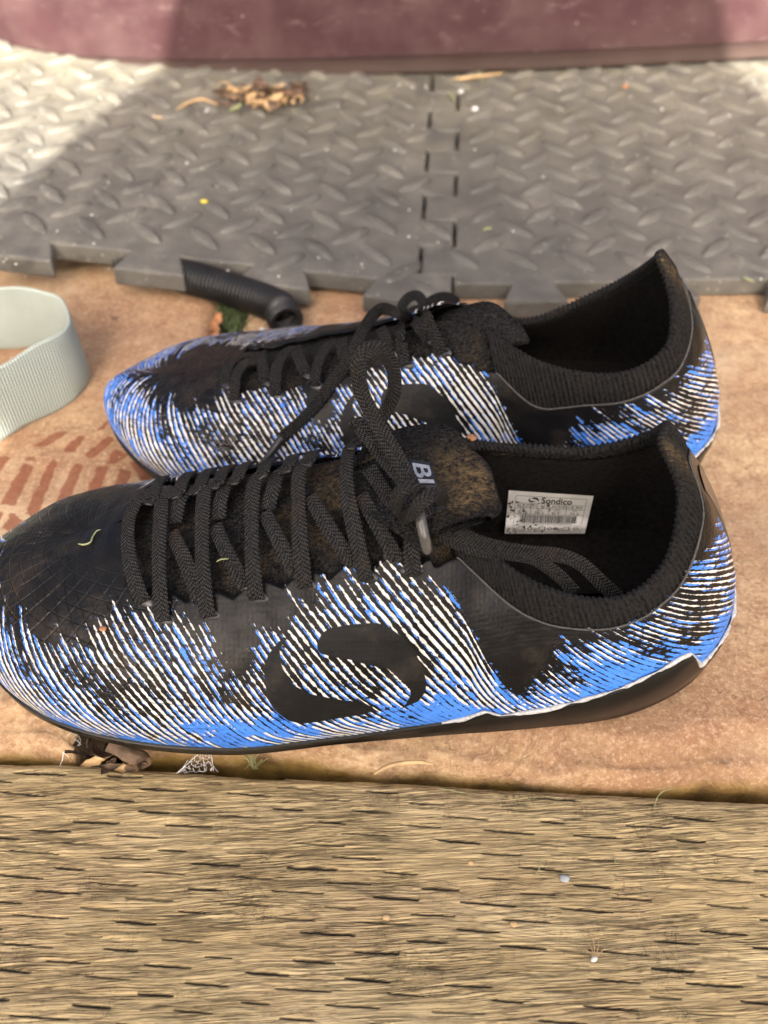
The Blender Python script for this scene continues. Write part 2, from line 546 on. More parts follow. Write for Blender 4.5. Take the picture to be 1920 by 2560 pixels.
def mat_foam():
    m = M("dusty_foam")
    p = m.nd("NewGeometry").outputs["Position"]
    n = m.noise(p, 40, 6, .65)
    fine = m.noise(p, 700, 3, .6)
    c = m.ramp(n, [(0.32, (0.066, 0.064, 0.057)), (0.55, (0.112, 0.108, 0.095)), (0.75, (0.20, 0.188, 0.158))])
    x, y, z = m.sep(p)
    drift = m.mth('MULTIPLY', m.rng(y, .56, .74, 0, 1), m.rng(m.noise(p, 55, 5, .65), .34, .62))
    c = m.mix(m.mth('MULTIPLY', drift, .5), c, (0.30, 0.275, 0.19))
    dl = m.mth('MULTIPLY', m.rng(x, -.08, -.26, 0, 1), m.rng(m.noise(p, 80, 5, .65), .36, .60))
    c = m.mix(m.mth('MULTIPLY', dl, .35), c, (0.26, 0.25, 0.20))  # pale dust towards the left, with sunlit brightness put into its colour
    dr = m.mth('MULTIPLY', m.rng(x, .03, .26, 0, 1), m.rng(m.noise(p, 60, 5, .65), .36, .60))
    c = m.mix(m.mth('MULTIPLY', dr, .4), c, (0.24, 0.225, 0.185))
    sp = m.rng(m.vor(p, 130, 'F1', 1.0), 0.14, 0.06, 0, 1)
    sp = m.mth('MULTIPLY', sp, m.rng(m.noise(p, 22, 3), .46, .62))
    c = m.mix(m.mth('MULTIPLY', sp, .8), c, (0.45, 0.40, 0.31))
    lines = m.mth('SINE', m.mth('MULTIPLY', m.mth('ADD', x, m.mth('MULTIPLY', y, 0.1)), 5200))
    h = m.mth('ADD', m.mth('MULTIPLY', lines, .12), m.mth('ADD', fine, m.mth('MULTIPLY', n, 2)))
    m.set(color=m.mix(m.mth('MULTIPLY', fine, .35), c, (0.05, 0.049, 0.046)), rough=m.rng(n, .3, .7, .48, .70), normal=m.bump(h, .45, .0008), spec=0.40)
    return m.m


def mat_tub():
    m = M("maroon_plastic")
    p = m.pos()
    n = m.noise(p, 12, 5, .6)
    sv = m.noise(m.map(p, (60, 60, 900)), 1.0, 3)
    c = m.ramp(n, [(0.3, (0.036, 0.012, 0.016)), (0.7, (0.058, 0.022, 0.027))])
    scr = m.noise(m.map(p, (45, 30, 90), rot=(0, .5, 0)), 1.0, 5, .75, .6)
    sm = m.rng(scr, .58, .72, 0, .6)
    c = m.mix(sm, c, (0.21, 0.145, 0.14))
    dust = m.rng(m.noise(p, 30, 5, .6), .4, .75, .10, .60)
    c = m.mix(dust, c, (0.125, 0.078, 0.074))
    spk = m.rng(m.vor(p, 120, 'F1', 1.0), .12, .05, 0, .8)
    spk = m.mth('MULTIPLY', spk, m.rng(m.noise(p, 18, 3), .5, .62))
    c = m.mix(spk, c, (0.40, 0.33, 0.30))
    low = m.attr("low")
    c = m.mix(m.mth('MULTIPLY', low, .8), c, (0.085, 0.062, 0.052))
    m.set(color=c, rough=.40, normal=m.bump(m.mth('ADD', n, m.mth('MULTIPLY', sv, .2)), .25, .001), spec=.5)
    return m.m


def mat_web():
    m = M("webbing")
    p = m.pos()
    ru, rv = m.attr("ru"), m.attr("rv")
    ribs = m.mth('SINE', m.mth('MULTIPLY', ru, 4.1))
    col = m.mth('SINE', m.mth('MULTIPLY', rv, 70.0))
    h = m.mth('ADD', ribs, m.mth('MULTIPLY', col, .5))
    n = m.noise(p, 60, 4)
    c = m.mix(m.rng(h, -1.2, 1.2), (0.32, 0.385, 0.345), (0.58, 0.65, 0.59))
    c = m.mix(m.rng(n, .5, .8, 0, .3), c, (0.30, 0.33, 0.27))
    m.set(color=c, rough=.7, normal=m.bump(h, .9, .0005), spec=.3)
    return m.m


def mat_soil():
    m = M("soil")
    p = m.pos()
    n = m.noise(p, 130, 6, .7)
    c = m.ramp(n, [(0.3, (0.018, 0.013, 0.009)), (0.6, (0.060, 0.042, 0.026)), (0.8, (0.12, 0.085, 0.05))])
    g = m.rng(m.noise(p, 45, 3), .5, .68, 0, .8)
    c = m.mix(g, c, (0.045, 0.065, 0.018))
    m.set(color=c, rough=.95, normal=m.bump(n, 1.0, .004), spec=.1)
    return m.m


MAT["print"] = mat_print()
MAT["knit"] = mat_knit("knit")
MAT["knit_mud"] = mat_knit("knit_muddy", mud=1.0)
MAT["knit_rib"] = mat_knit("knit_ribbed", mud=1.0, rib=1)
MAT["lace"] = mat_lace()
MAT["lace_far"] = mat_lace("lace_ribbed", base=(0.011, 0.0107, 0.0102), dirt=.2, lines=.5)
MAT["wood"] = mat_wood()
MAT["stone"] = mat_stone("sandstone_right", 0.0)
MAT["stone_left"] = mat_stone("sandstone_left", 1.7)
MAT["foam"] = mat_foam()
MAT["tub"] = mat_tub()
MAT["web"] = mat_web()
MAT["soil"] = mat_soil()
MAT["sole"] = simple("sole_plastic", (0.007, 0.007, 0.0068), .26, 60, .3, .08, .0005, spec=.3)
MAT["edge_white"] = simple("worn_white_edge", (0.42, 0.42, 0.41), .6, 900, .35, .4, .0004)
MAT["lining"] = simple("dark_lining", (0.010, 0.009, 0.008), .95, 500, .5, .4, .0005, spec=.1)
MAT["stitch"] = simple("grey_thread", (0.06, 0.058, 0.053), .8, 1500, .5, .4, .0004)
MAT["heel_tape"] = simple("glossy_black_tape", (0.022, 0.021, 0.020), .28, 80, .3, .15, .0005)
MAT["hose"] = simple("black_hose", (0.012, 0.012, 0.012), .42, 60, .4, .2, .0005)
MAT["label"] = simple("label_paper", (0.80, 0.79, 0.75), .45, 120, .12, .1, .0003)
MAT["ink"] = simple("label_ink", (0.02, 0.019, 0.018), .6, 400, .3, .1, .0002)
MAT["grime"] = simple("label_grime", (0.05, 0.035, 0.022), .9, 600, .5, .5, .0005)
MAT["silver"] = simple("silver_print", (0.55, 0.55, 0.54), .3, 300, .25, .1, .0003, metal=.6)
MAT["patch"] = simple("rubber_patch", (0.012, 0.012, 0.013), .3, 300, .3, .1, .0003)
MAT["aglet"] = simple("clear_grey_aglet", (0.065, 0.062, 0.056), .25, 200, .35, .2, .0004, coat=.5)
MAT["damp"] = simple("damp_stain", (0.235, 0.085, 0.045), .7, 60, .22, .3, .0006, spec=.3)
MAT["leaf"] = simple("dry_leaf", (0.105, 0.066, 0.038), .8, 160, .7, .7, .0008)
MAT["leaf_red"] = simple("dead_leaf_brown", (0.135, 0.080, 0.055), .8, 90, .5, .8, .001)
MAT["straw"] = simple("straw", (0.46, 0.31, 0.15), .7, 150, .25, .4, .0005)
MAT["moss"] = simple("moss", (0.060, 0.085, 0.028), .9, 180, .4, .6, .001)
MAT["grass"] = simple("grass_strand", (0.24, 0.26, 0.12), .6, 150, .3, .3, .0004)
MAT["silk"] = simple("spider_silk", (0.75, 0.75, 0.74), .5, 500, .15, .1, .0002)
MAT["pebble"] = simple("pale_pebble", (0.60, 0.60, 0.57), .5, 200, .2, .3, .0004)
MAT["pebble_grey"] = simple("grey_pebble", (0.32, 0.34, 0.33), .5, 400, .2, .3, .0004)
MAT["yellow"] = simple("yellow_petal", (0.62, 0.50, 0.05), .6, 200, .2, .2, .0003)
MAT["rust"] = simple("orange_flake", (0.34, 0.16, 0.07), .8, 200, .35, .4, .0005)
MAT["cloth"] = simple("dark_clothing", (0.06, 0.06, 0.07), .9, 80, .3, .3, .002)


# ================================================================== the setting
mesh("ground", [(-4, -3, -.07), (4, -3, -.07), (4, 5, -.07), (-4, 5, -.07)], [(0, 1, 2, 3)], MAT["soil"])
tag(bpy.data.objects["ground"], kind="structure")


def joint_x(y):          # centre line of the open joint between the two slabs
    return np.interp(y, [0.10, .187, .325, .454, .9], [-.118, -.110, -.100, -.086, -.055])


def poly_sdf(px, py, poly):
    """signed distance, positive inside"""
    poly = np.asarray(poly, float)
    d = np.full(px.shape, 1e9); ins = np.zeros(px.shape, bool)
    n = len(poly)
    for i in range(n):
        a, b = poly[i], poly[(i + 1) % n]
        e = b - a
        t = np.clip(((px - a[0]) * e[0] + (py - a[1]) * e[1]) / (e @ e + 1e-18), 0, 1)
        d = np.minimum(d, np.hypot(px - a[0] - t * e[0], py - a[1] - t * e[1]))
        c = (a[1] > py) != (b[1] > py)
        with np.errstate(divide='ignore', invalid='ignore'):
            xi = a[0] + (py - a[1]) / (b[1] - a[1] + 1e-18) * e[0]
        ins ^= c & (px < xi)
    return np.where(ins, d, -d)


# damp tread marks on the left slab (outline corners, metres)
_MK = [[(320, 300), (440, 310), (560, 240), (690, 150), (560, 160), (480, 210)], [(595, 340), (720, 365), (850, 200), (790, 185)],
       [(815, 385), (910, 415), (1130, 230), (1060, 190)], [(1040, 460), (1150, 470), (1260, 370), (1130, 310)], [(-60, 390), (110, 400), (-60, 640)],
       [(5, 870), (150, 905), (330, 500), (230, 460)], [(240, 440), (350, 450), (340, 400), (260, 400)], [(245, 965), (375, 990), (570, 460), (530, 430), (460, 500)],
       [(470, 1030), (600, 1040), (830, 480), (730, 460)], [(700, 1110), (850, 1090), (1080, 500), (960, 490)], [(1000, 1000), (1130, 940), (1300, 540), (1190, 500)],
       [(1270, 440), (1400, 640), (1560, 480), (1350, 430)], [(20, 1100), (170, 1175), (260, 1040), (110, 950)], [(255, 1180), (390, 1200), (520, 1080), (360, 1030)],
       [(950, 140), (1040, 130), (1090, 40), (1040, 60)], [(600, 1290), (740, 1270), (780, 1130), (640, 1110)], [(-120, 1010), (-20, 1060), (30, 960), (-60, 900)],
       [(-100, 1250), (60, 1330), (120, 1230), (0, 1180)]]
MARKS = [np.array([atz(x / 3.95, 1040 + y / 3.95, 0.0)[:2] for x, y in poly]) for poly in _MK]


def front_edge(x):       # the chipped front edge of the slabs (y)
    e = 0.1880 + 0.0045 * (fbm(x * 28, x * 0 + 3.3, 5, 4) - .5) * 2 - 0.052 * (x - 0.0)
    e = e + 0.005 * np.exp(-((x + .045) / .03) ** 2) - .004 * np.exp(-((x - .07) / .03) ** 2)
    return e


def slab(name, xl, xr, mat, label, seed, parent, x_fine):
    """one riven slab: front face, chipped lip, top; xl(y), xr(y) give its sides"""
    nx = x_fine
    s = np.linspace(0, 1, nx)
    ytop = np.concatenate([np.linspace(0, .024, 26), np.linspace(.025, .31, 250), np.linspace(.33, .9, 30)])
    prof = [(-.002, -.062), (-.002, -.045), (-.0025, -.030), (-.0010, -.0175), (-.0004, -.0140), (.0, -.0105), (.0010, -.0065)]
    rows, edge = [], []
    xm = xl(.3) + s * (xr(.3) - xl(.3))
    f = front_edge(xm)
    chip = .010 + .012 * fbm(xm * 40, xm * 0 + 1, seed, 3)      # width of the sloping broken lip
    drop = .0022 + .0060 * fbm(xm * 33, xm * 0 + 8, seed + 3, 3)
    for oy, oz in prof:
        y = f + oy + .0022 * (fbm(xm * 90, xm * 0 + oz * 200, seed + 9, 3) - .5)
        y = y + .006 * (fbm(xm * 22, xm * 0 + oz * 60, seed + 21, 2) - .45) * min(1.0, max(0.0, -oz - .01) * 40)
        x = xl(y) + s * (xr(y) - xl(y))
        z = np.full(nx, oz) - .2 * drop + .001 * (fbm(xm * 120, xm * 0 + oz * 300, seed + 2, 3) - .5)
        rows.append(np.stack([x, y, np.minimum(z, -drop * .9)], -1))
        edge.append(np.clip(np.full(nx, 1.0 if oz < -.015 else (.5 if oz < -.011 else .08)) * (.55 + .9 * fbm(xm * 50, xm * 0 + oz * 90, seed + 4, 3)), 0, 1))
    for o in ytop:
        y = f + .003 + o * 1.0
        x = xl(y) + s * (xr(y) - xl(y))
        k = sstep(1, 0, np.clip(o / chip, 0, 1))
        z = -drop * k + .0016 * (fbm(x * 60, y * 60, seed, 4) - .5) + .0022 * (fbm(x * 9, y * 9, seed + 1, 3) - .5)
        z = z + k * .0030 * (fbm(x * 130, y * 200, seed + 7, 3) - .5)
        # rounded, worn sides
        dl = np.minimum(x - xl(y), xr(y) - x)
        z = z - .005 * np.exp(-dl / .004)
        rows.append(np.stack([x, y, z], -1))
        edge.append(.25 * k * fbm(x * 90, y * 90, seed + 12, 3))
    P = np.stack(rows, 1)                                       # nx, rows, 3
    E = np.stack(edge, 1)
    lo = P[:1].copy(); lo[..., 2] = -.062
    hi = P[-1:].copy(); hi[..., 2] = -.062
    P = np.concatenate([lo, P, hi], 0)
    E = np.concatenate([np.full_like(E[:1], .2), E, np.full_like(E[:1], .2)], 0)
    D = np.full(P.shape[:2], -.02)
    for pl in MARKS:
        if abs(pl[:, 0].mean()) > .09:
            D = np.maximum(D, poly_sdf(P[..., 0], P[..., 1], pl))
    o = grid(name, P, mat, parent, attrs={"edge": E, "damp": D * 1000})
    tag(o, label)
    return o


paving = mesh("paving", [(-1.6, .25, -.064), (1.8, .25, -.064), (1.8, 1.8, -.064), (-1.6, 1.8, -.064)], [(0, 1, 2, 3)], MAT["soil"])
tag(paving, kind="structure")
SL = slab("paving_slab", lambda y: y * 0 - .62, lambda y: joint_x(y) - .0085, MAT["stone_left"], "sandstone slab carrying reddish damp tread marks", 3, paving, 460)
SR = slab("paving_slab", lambda y: joint_x(y) + .0085, lambda y: y * 0 + .75, MAT["stone"], "sandstone slab with chipped front edge under both boots", 11, paving, 760)

# soil and moss in the joint
ys = np.linspace(.192, .62, 160); xs = np.linspace(-.012, .012, 16)
Y, X = np.meshgrid(ys, xs, indexing='ij')
Zj = -.010 + .006 * (fbm(X * 200, Y * 200, 31, 4) - .5) + .004 * np.exp(-((Y - .45) / .05) ** 2)
jo = grid("joint_soil", np.stack([joint_x(Y) + X, Y, Zj], -1), MAT["soil"], paving, flip=True)
tag(jo, kind="stuff")

# ------------------------------------------------------------------ incised timber sleeper
TA = math.atan2(.1745 - .190, .265)
TO = np.array([0.0, .1815, -.011])
e1 = np.array([math.cos(TA), math.sin(TA), 0]); e2 = np.array([-math.sin(TA), math.cos(TA), 0])
s_ = np.concatenate([np.linspace(-.75, -.2, 40)[:-1], np.linspace(-.2, .2, 960), np.linspace(.2, .75, 40)[1:]])
t_ = np.concatenate([np.linspace(-.24, -.115, 14)[:-1], np.linspace(-.115, 0, 320)])
S, T = np.meshgrid(s_, t_, indexing='ij')
Zw = .0010 * (fbm(S * 14, T * 40, 41, 3) - .5) + .0007 * (fbm(S * 90, T * 900 + 40 * (fbm(S * 12, T * 60, 77, 2)), 42, 3) - .5)
Zw += .0012 * (fbm(S * 40, T * 260, 43, 3) - .5) * sstep(.45, .62, fbm(S * 9, T * 26, 44, 2))
slitA = np.zeros_like(S)
px_, py_ = .0325, .00445
for r in range(-2, 58):
    t0 = -.004 - r * py_
    if t0 < -.24: break
    for c in range(-26, 27):
        s0 = c * px_ + (px_ / 2 if r % 2 else 0) - (r // 2) * .0026 + random.uniform(-.001, .001)
        if abs(s0) > .75: continue
        if random.random() < .03: continue
        ln = random.triangular(.008, .0205, .0165) / 2
        wd = random.uniform(.00030, .00064)
        dp = random.choice([.4, .7, 1, 1, 1, 1.0])
        tc = t0 + random.uniform(-.0005, .0005)
        tilt = random.uniform(-.02, .025) - .01
        i0, i1 = np.searchsorted(s_, [s0 - ln - .002, s0 + ln + .002])
        j0, j1 = np.searchsorted(t_, [tc - .003, tc + .003])
        if i1 <= i0 or j1 <= j0: continue
        ss = S[i0:i1, j0:j1] - s0; tt = T[i0:i1, j0:j1] - tc - ss * tilt
        tt = tt + .00035 * (fbm(ss * 700 + c * 3.1, ss * 0 + r * 1.7, 50, 2) - .5)
        prof = np.clip(1 - (ss / ln) ** 2, 0, 1) ** .35
        m_ = np.clip(1.25 - np.abs(tt) / (wd * (.35 + .75 * prof) + 1e-9), 0, 1) * (np.abs(ss) < ln)
        m_ = m_ * dp
        slitA[i0:i1, j0:j1] = np.maximum(slitA[i0:i1, j0:j1], m_)
Zw -= .0011 * slitA
er = sstep(-.0035, 0, T)
Zw -= .0016 * er ** 2 + .0014 * sstep(-.010, 0, T) * fbm(S * 60, T * 60, 45, 3)
Tj = T + .0016 * (fbm(S * 50, S * 0 + 2, 46, 3) - .5) * sstep(-.012, 0, T)
Pw = TO + S[..., None] * e1 + Tj[..., None] * e2
Pw[..., 2] += Zw
lo = Pw[:, -1:].copy(); lo[..., 2] = -.12; lo[..., :2] -= (e2 * .001)[:2]
fr = Pw[:, :1].copy(); fr[..., 2] = -.12
Pw = np.concatenate([fr, Pw, lo], 1)
Aw = np.concatenate([slitA[:, :1], slitA, slitA[:, -1:]], 1)
tim = empty("timber_sleeper", tuple(TO))
tag(tim, "weathered brown timber beam with rows of short incised slits in foreground", "timber beam")
grid("beam_face", Pw, MAT["wood"], tim, attrs={"slit": Aw})

# ------------------------------------------------------------------ interlocking foam mats
MT = .0115


def lozenge_mesh():
    n = 14
    a = np.linspace(0, 2 * np.pi, n, endpoint=False)
    L, W, H = .0142, .0046, .0021
    lens = lambda k: np.stack([L * k * np.cos(a), W * k * np.sin(a) * (1 - .25 * np.cos(a) ** 2)], -1)
    v = np.concatenate([np.c_[lens(1.0), np.full(n, -.0003)], np.c_[lens(.86), np.full(n, H * .72)], np.c_[lens(.55), np.full(n, H)]])
    f = []
    for r in (0, 1):
        for i in range(n):
            j = (i + 1) % n
            f.append((r * n + i, r * n + j, (r + 1) * n + j, (r + 1) * n + i))
    f.append(tuple(2 * n + i for i in range(n)))
    me = bpy.data.meshes.new("raised_lozenge")
    me.from_pydata([tuple(p) for p in v], [], f)
    me.polygons.foreach_set("use_smooth", np.ones(len(f), bool))
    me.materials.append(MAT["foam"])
    return me


LOZ = lozenge_mesh()


def foam_mat(outline, zf, label, ang, org, inside, limit=300):
    """outline: (x, y) corner list, zf(x, y): height of the top"""
    c = np.mean(outline, 0)
    root = empty("foam_mat", (c[0], c[1], float(zf(c[0], c[1])) - MT))
    tag(root, label, "foam mat", "interlocking foam mats")
    n = len(outline)
    v = [(x, y, zf(x, y)) for x, y in outline] + [(x, y, zf(x, y) - MT) for x, y in outline]
    f = [tuple(range(n)), tuple(range(2 * n - 1, n - 1, -1))] + [(i, i + n, (i + 1) % n + n, (i + 1) % n) for i in range(n)]
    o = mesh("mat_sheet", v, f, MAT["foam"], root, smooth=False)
    md = o.modifiers.new("bevel", 'BEVEL'); md.width = .0014; md.segments = 2; md.limit_method = 'ANGLE'; md.angle_limit = R(50)
    p = .0328
    ca, sa = math.cos(ang), math.sin(ang)
    cand = []
    poly = np.asarray(outline)
    for i in range(-20, 21):
        for j in range(-2, 14):
            for k in (0, 1):
                lx, ly = (i + .5 * k) * p, (j + .5 * k) * p
                x = org[0] + ca * lx - sa * ly; y = org[1] + sa * lx + ca * ly
                if not inside(x, y): continue
                if float(poly_sdf(np.array([x]), np.array([y]), poly)[0]) < .0095: continue
                cand.append((y, x, k))
    cand.sort()
    off = wloc(root)
    for y, x, k in cand[:limit]:
        q = bpy.data.objects.new("raised_lozenge", LOZ)
        q.location = (x - off[0], y - off[1], zf(x, y) - off[2])
        q.rotation_euler = (0, 0, ang + (R(-45) if k else R(45)) + random.uniform(-.03, .03))
        link(q, root)
    return root


def teeth(a, b, n, depth, frac=.53, flare=.08, phase=0.0, outward=1):
    """dovetail teeth along a->b; returns points"""
    a = np.asarray(a, float); b = np.asarray(b, float)
    d = b - a; L = np.linalg.norm(d); d /= L
    nn = np.array([d[1], -d[0]]) * outward
    per = L / n
    pts = []
    for k in range(n):
        s0 = (k + phase) * per; s1 = s0 + frac * per
        fl = flare * per
        pts += [a + d * (s0 + fl), a + d * (s0 - fl * .2) + nn * depth, a + d * (s1 + fl * .2) + nn * depth, a + d * (s1 - fl)]
    return pts


# seam line (centre) between the mats
sm0 = np.array([.0275, .447]); sm1 = np.array([.047, .760])
TD = .0095


def seam(side):
    """square wave along the seam; side -1 belongs to the left mat, +1 to the right one (1.6 mm gap)"""
    d = sm1 - sm0; L = np.linalg.norm(d); d /= L
    nn = np.array([d[1], -d[0]])
    per = .0575; pts = []; s = .004; k = 0
    g = .0009 * side
    while s < L:
        o = TD if k % 2 == 0 else -TD
        o2 = -TD if k % 2 == 0 else TD
        e = min(s + per / 2, L)
        gs = .0004 * side * (1 if k % 2 == 0 else -1)
        pts += [sm0 + d * (s + gs) + nn * (o + g), sm0 + d * (e + gs) + nn * (o + g)]
        s = e; k += 1
        if s >= L - 1e-6: break
    return pts


zl = lambda x, y: MT + .0005 + .0085 * (.035 - x) / .16
zr = lambda x, y: MT + .0005 + .0
# left mat: teeth along the front
zt = .022
fa = atz(-370, 625, zt)[:2]; fb = atz(920, 742, .0135)[:2]
tl = []
dirv = (fb - fa); Lf = np.linalg.norm(dirv); dirv /= Lf; nrm = np.array([dirv[1], -dirv[0]])
base = lambda s, o=0.0: fa + dirv * s + nrm * o
TDp = .0175
tips = [(-370, -200), (-45, 118), (275, 445), (590, 767), (905, 1020)]
outl = []
proj = lambda px: float((atz(px, 625 + (px + 370) * (117 / 1290.), zt if px < 500 else .018)[:2] - fa) @ dirv)
for k, (x0, x1) in enumerate(tips):
    a, b = proj(x0), proj(x1)
    outl += [base(a + .005, -TDp), base(a - .001, 0), base(b + .001, 0), base(b - .005 if k < 4 else b, -TDp if k < 4 else 0)]
outl = [p for p in outl if p[0] < .012]
left_out = [np.array([-.62, .50]), ] + outl + [np.array([sm0[0] - TD * .2, .4505])] + seam(-1) + [np.array([.047, .93]), np.array([-.62, .95])]
ML = foam_mat(left_out, zl, "dusty black foam mat on the left, its toothed edge riding over the hose", -R(5), (0.01, .478), lambda x, y: -.60 < x and y < .92)
tr = []
for x0, x1 in [(1265, 1419), (1588, 1750), (1925, 2080), (2250, 2400)]:
    a = atz(x0, 757 - (x0 - 1050) * .021, .0125)[:2]; b = atz(x1, 757 - (x1 - 1050) * .021, .0125)[:2]
    if not tr: tr = [np.array([sm0[0] + TD + .0016, a[1] + TDp])]
    tr += [a + [.005, TDp], a + [-.001, 0], b + [.001, 0], b + [-.005, TDp]]
right_out = tr + [np.array([.66, tr[-1][1]]), np.array([.66, .97]), np.array([.049, .95])] + [q for q in seam(1) if q[1] > tr[0][1] + .001][::-1]
MR = foam_mat(right_out, zr, "dusty black foam mat on the right, lying flat behind the boot heels", -R(2), (.06, .478), lambda x, y: x < .64 and y < .93)

# ------------------------------------------------------------------ maroon tub
path = [(-.40, 1.15), (-.395, .95), (-.375, .86), (-.335, .795), (-.27, .752), (-.20, .731), (-.10, .7275), (0.0, .7325), (.15, .744), (.30, .762), (.48, .786), (.62, .83), (.68, .90), (.69, 1.15)]
cp = catmull([(x, y, 0) for x, y in path], 260)
tt = np.gradient(cp, axis=0); tt /= np.linalg.norm(tt, axis=1)[:, None]
nn_ = np.stack([tt[:, 1], -tt[:, 0], np.zeros(len(tt))], -1)
zs = [.0135, .0137, .0145, .0180, .0265, .0275, .0290, .0300, .045, .08, .13, .2, .3, .36, .362, .36, .2, .03]
of = [-.004, -.0015, 0.0, .0008, .0012, .0022, .0034, .0036, .0045, .007, .0105, .016, .0235, .028, .024, .022, .012, -.003]
rows = [cp + nn_ * o + np.array([0, 0, z]) for z, o in zip(zs, of)]
lowv = [1, 1, 1, .9, .6, .35, .2, .1] + [0] * 10
tub = empty("plastic_tub", (.1, .95, .0125))
tag(tub, "scuffed maroon plastic tub standing on the mats at the top", "plastic tub")
grid("tub_wall", np.stack(rows, 1), MAT["tub"], tub, attrs={"low": np.tile(lowv, (260, 1))})
fl = rows[-1]
mesh("tub_floor", np.concatenate([fl, [[.1, 1.0, .03]]]), [(i, i + 1, 260) for i in range(259)] + [(259, 0, 260)], MAT["tub"], tub, attrs={"low": np.zeros(261)})

# ------------------------------------------------------------------ corrugated hose
he = atz(700, 772, .0100)
hp_ = catmull([he + [.0045, -.0125, 0], he + [.002, -.006, 0], he, atz(650, 748, .0102), atz(560, 718, .0105), atz(430, 682, .0105), atz(300, 645, .0105)], 400)
ha = hp_[0]
L = np.linalg.norm(np.diff(hp_, axis=0), axis=1).sum(); n = int(L / .0025) * 8
axis = catmull(hp_[::8], n); u = np.linspace(0, 1, n)
cor = .00085 * np.sin(u * L / .0025 * 2 * np.pi)
vo, fo = tube(axis, .0088 + cor, 28, False)
vi, fi = tube(axis[: n // 3], .0074 + cor[: n // 3], 28, False)
no = len(vo)
fcs = [list(q) for q in fo] + [[i + no for i in q[::-1]] for q in fi]
fcs += [[j, no + j, no + (j + 1) % 28, (j + 1) % 28][::-1] for j in range(28)]
hose = empty("corrugated_hose", tuple(ha - [0, 0, .0098]))
tag(hose, "black corrugated hose with open end poking out from under the left mat", "hose")
mesh("hose_tube", np.concatenate([vo, vi]), fcs, MAT["hose"], hose)

# ------------------------------------------------------------------ pale webbing strap
g = [atz(-260, 1230), atz(-120, 1165), atz(0, 1100), atz(77, 1057), atz(138, 1023), atz(186, 994), atz(214, 962), atz(216, 930), atz(196, 896), atz(165, 878)]
g += [g[-1] + np.array([-.012, .004, 0]), g[-1] + np.array([-.03, .001, 0]), g[-1] + np.array([-.06, -.006, 0]), g[-1] + np.array([-.1, -.02, 0])]
g = np.array(g); g[:, 2] = .0190 + .0006
tg = np.gradient(g, axis=0); tg /= np.linalg.norm(tg, axis=1)[:, None]
gn = np.stack([tg[:, 1], -tg[:, 0], np.full(len(g), .06)], -1)
st = empty("webbing_strap", (float(g[3, 0]), float(g[3, 1]), 0.0))
tag(st, "pale mint woven webbing strap folded into a loop on the left slab", "strap")
ribbon("strap_band", g, gn, .038, .0022, MAT["web"], st, step=.0008)

# ================================================================== football boots
# stations round the boot: toe tip -> side facing the camera -> heel -> far side (mm; x to the heel, y away, z up)
ST = np.array([  # P (feather line), C1, C2, T (top line)
    [(-155, -4, 24), (-161, -4, 40), (-146, 0, 56), (-114, 2, 57)],
    [(-147, -27, 20), (-153, -29, 37), (-140, -17, 57), (-112, 1, 58)],
    [(-126, -46, 17), (-130, -53, 37), (-121, -33, 60), (-106, 1, 60)],
    [(-95, -56, 14), (-97, -63, 38), (-93, -40, 64), (-90, 2, 65)],
    [(-55, -59, 12), (-55, -66, 40), (-57, -38, 74), (-58, 3, 75)],
    [(-15, -54, 11), (-15, -60, 42), (-20, -36, 86), (-22, 3, 87)],
    [(20, -50, 10), (20, -55, 44), (12, -36, 88), (8, -4, 96)],
    [(55, -47, 10), (56, -50, 34), (49, -38, 54), (44, -29, 72)],
    [(88, -43, 12), (90, -47, 32), (82, -39, 48), (76, -33, 62)],
    [(113, -32, 16), (118, -35, 34), (107, -32, 52), (95, -25, 70)],
    [(127, -15, 20), (133, -17, 37), (119, -14, 68), (100, -9, 89)],
    [(129, 3, 21), (135, 3, 39), (119, 4, 80), (94, 4, 101)],
    [(127, 21, 20), (133, 23, 37), (119, 19, 70), (98, 17, 97)],
    [(113, 35, 16), (118, 39, 34), (107, 35, 56), (95, 29, 80)],
    [(88, 40, 13), (90, 45, 33), (82, 39, 54), (76, 33, 70)],
    [(55, 39, 11), (56, 44, 35), (49, 37, 58), (44, 30, 75)],
    [(20, 37, 11), (20, 44, 45), (12, 32, 90), (8, 10, 96)],
    [(-15, 38, 11), (-15, 45, 42), (-20, 31, 86), (-22, 3, 87)],
    [(-55, 42, 12), (-55, 49, 40), (-57, 33, 74), (-58, 3, 75)],
    [(-95, 44, 14), (-97, 51, 38), (-93, 33, 64), (-90, 2, 65)],
    [(-126, 36, 17), (-130, 42, 37), (-121, 28, 60), (-106, 1, 60)],
    [(-147, 16, 20), (-153, 20, 37), (-140, 14, 57), (-112, 1, 58)],
], float)
NS = 22


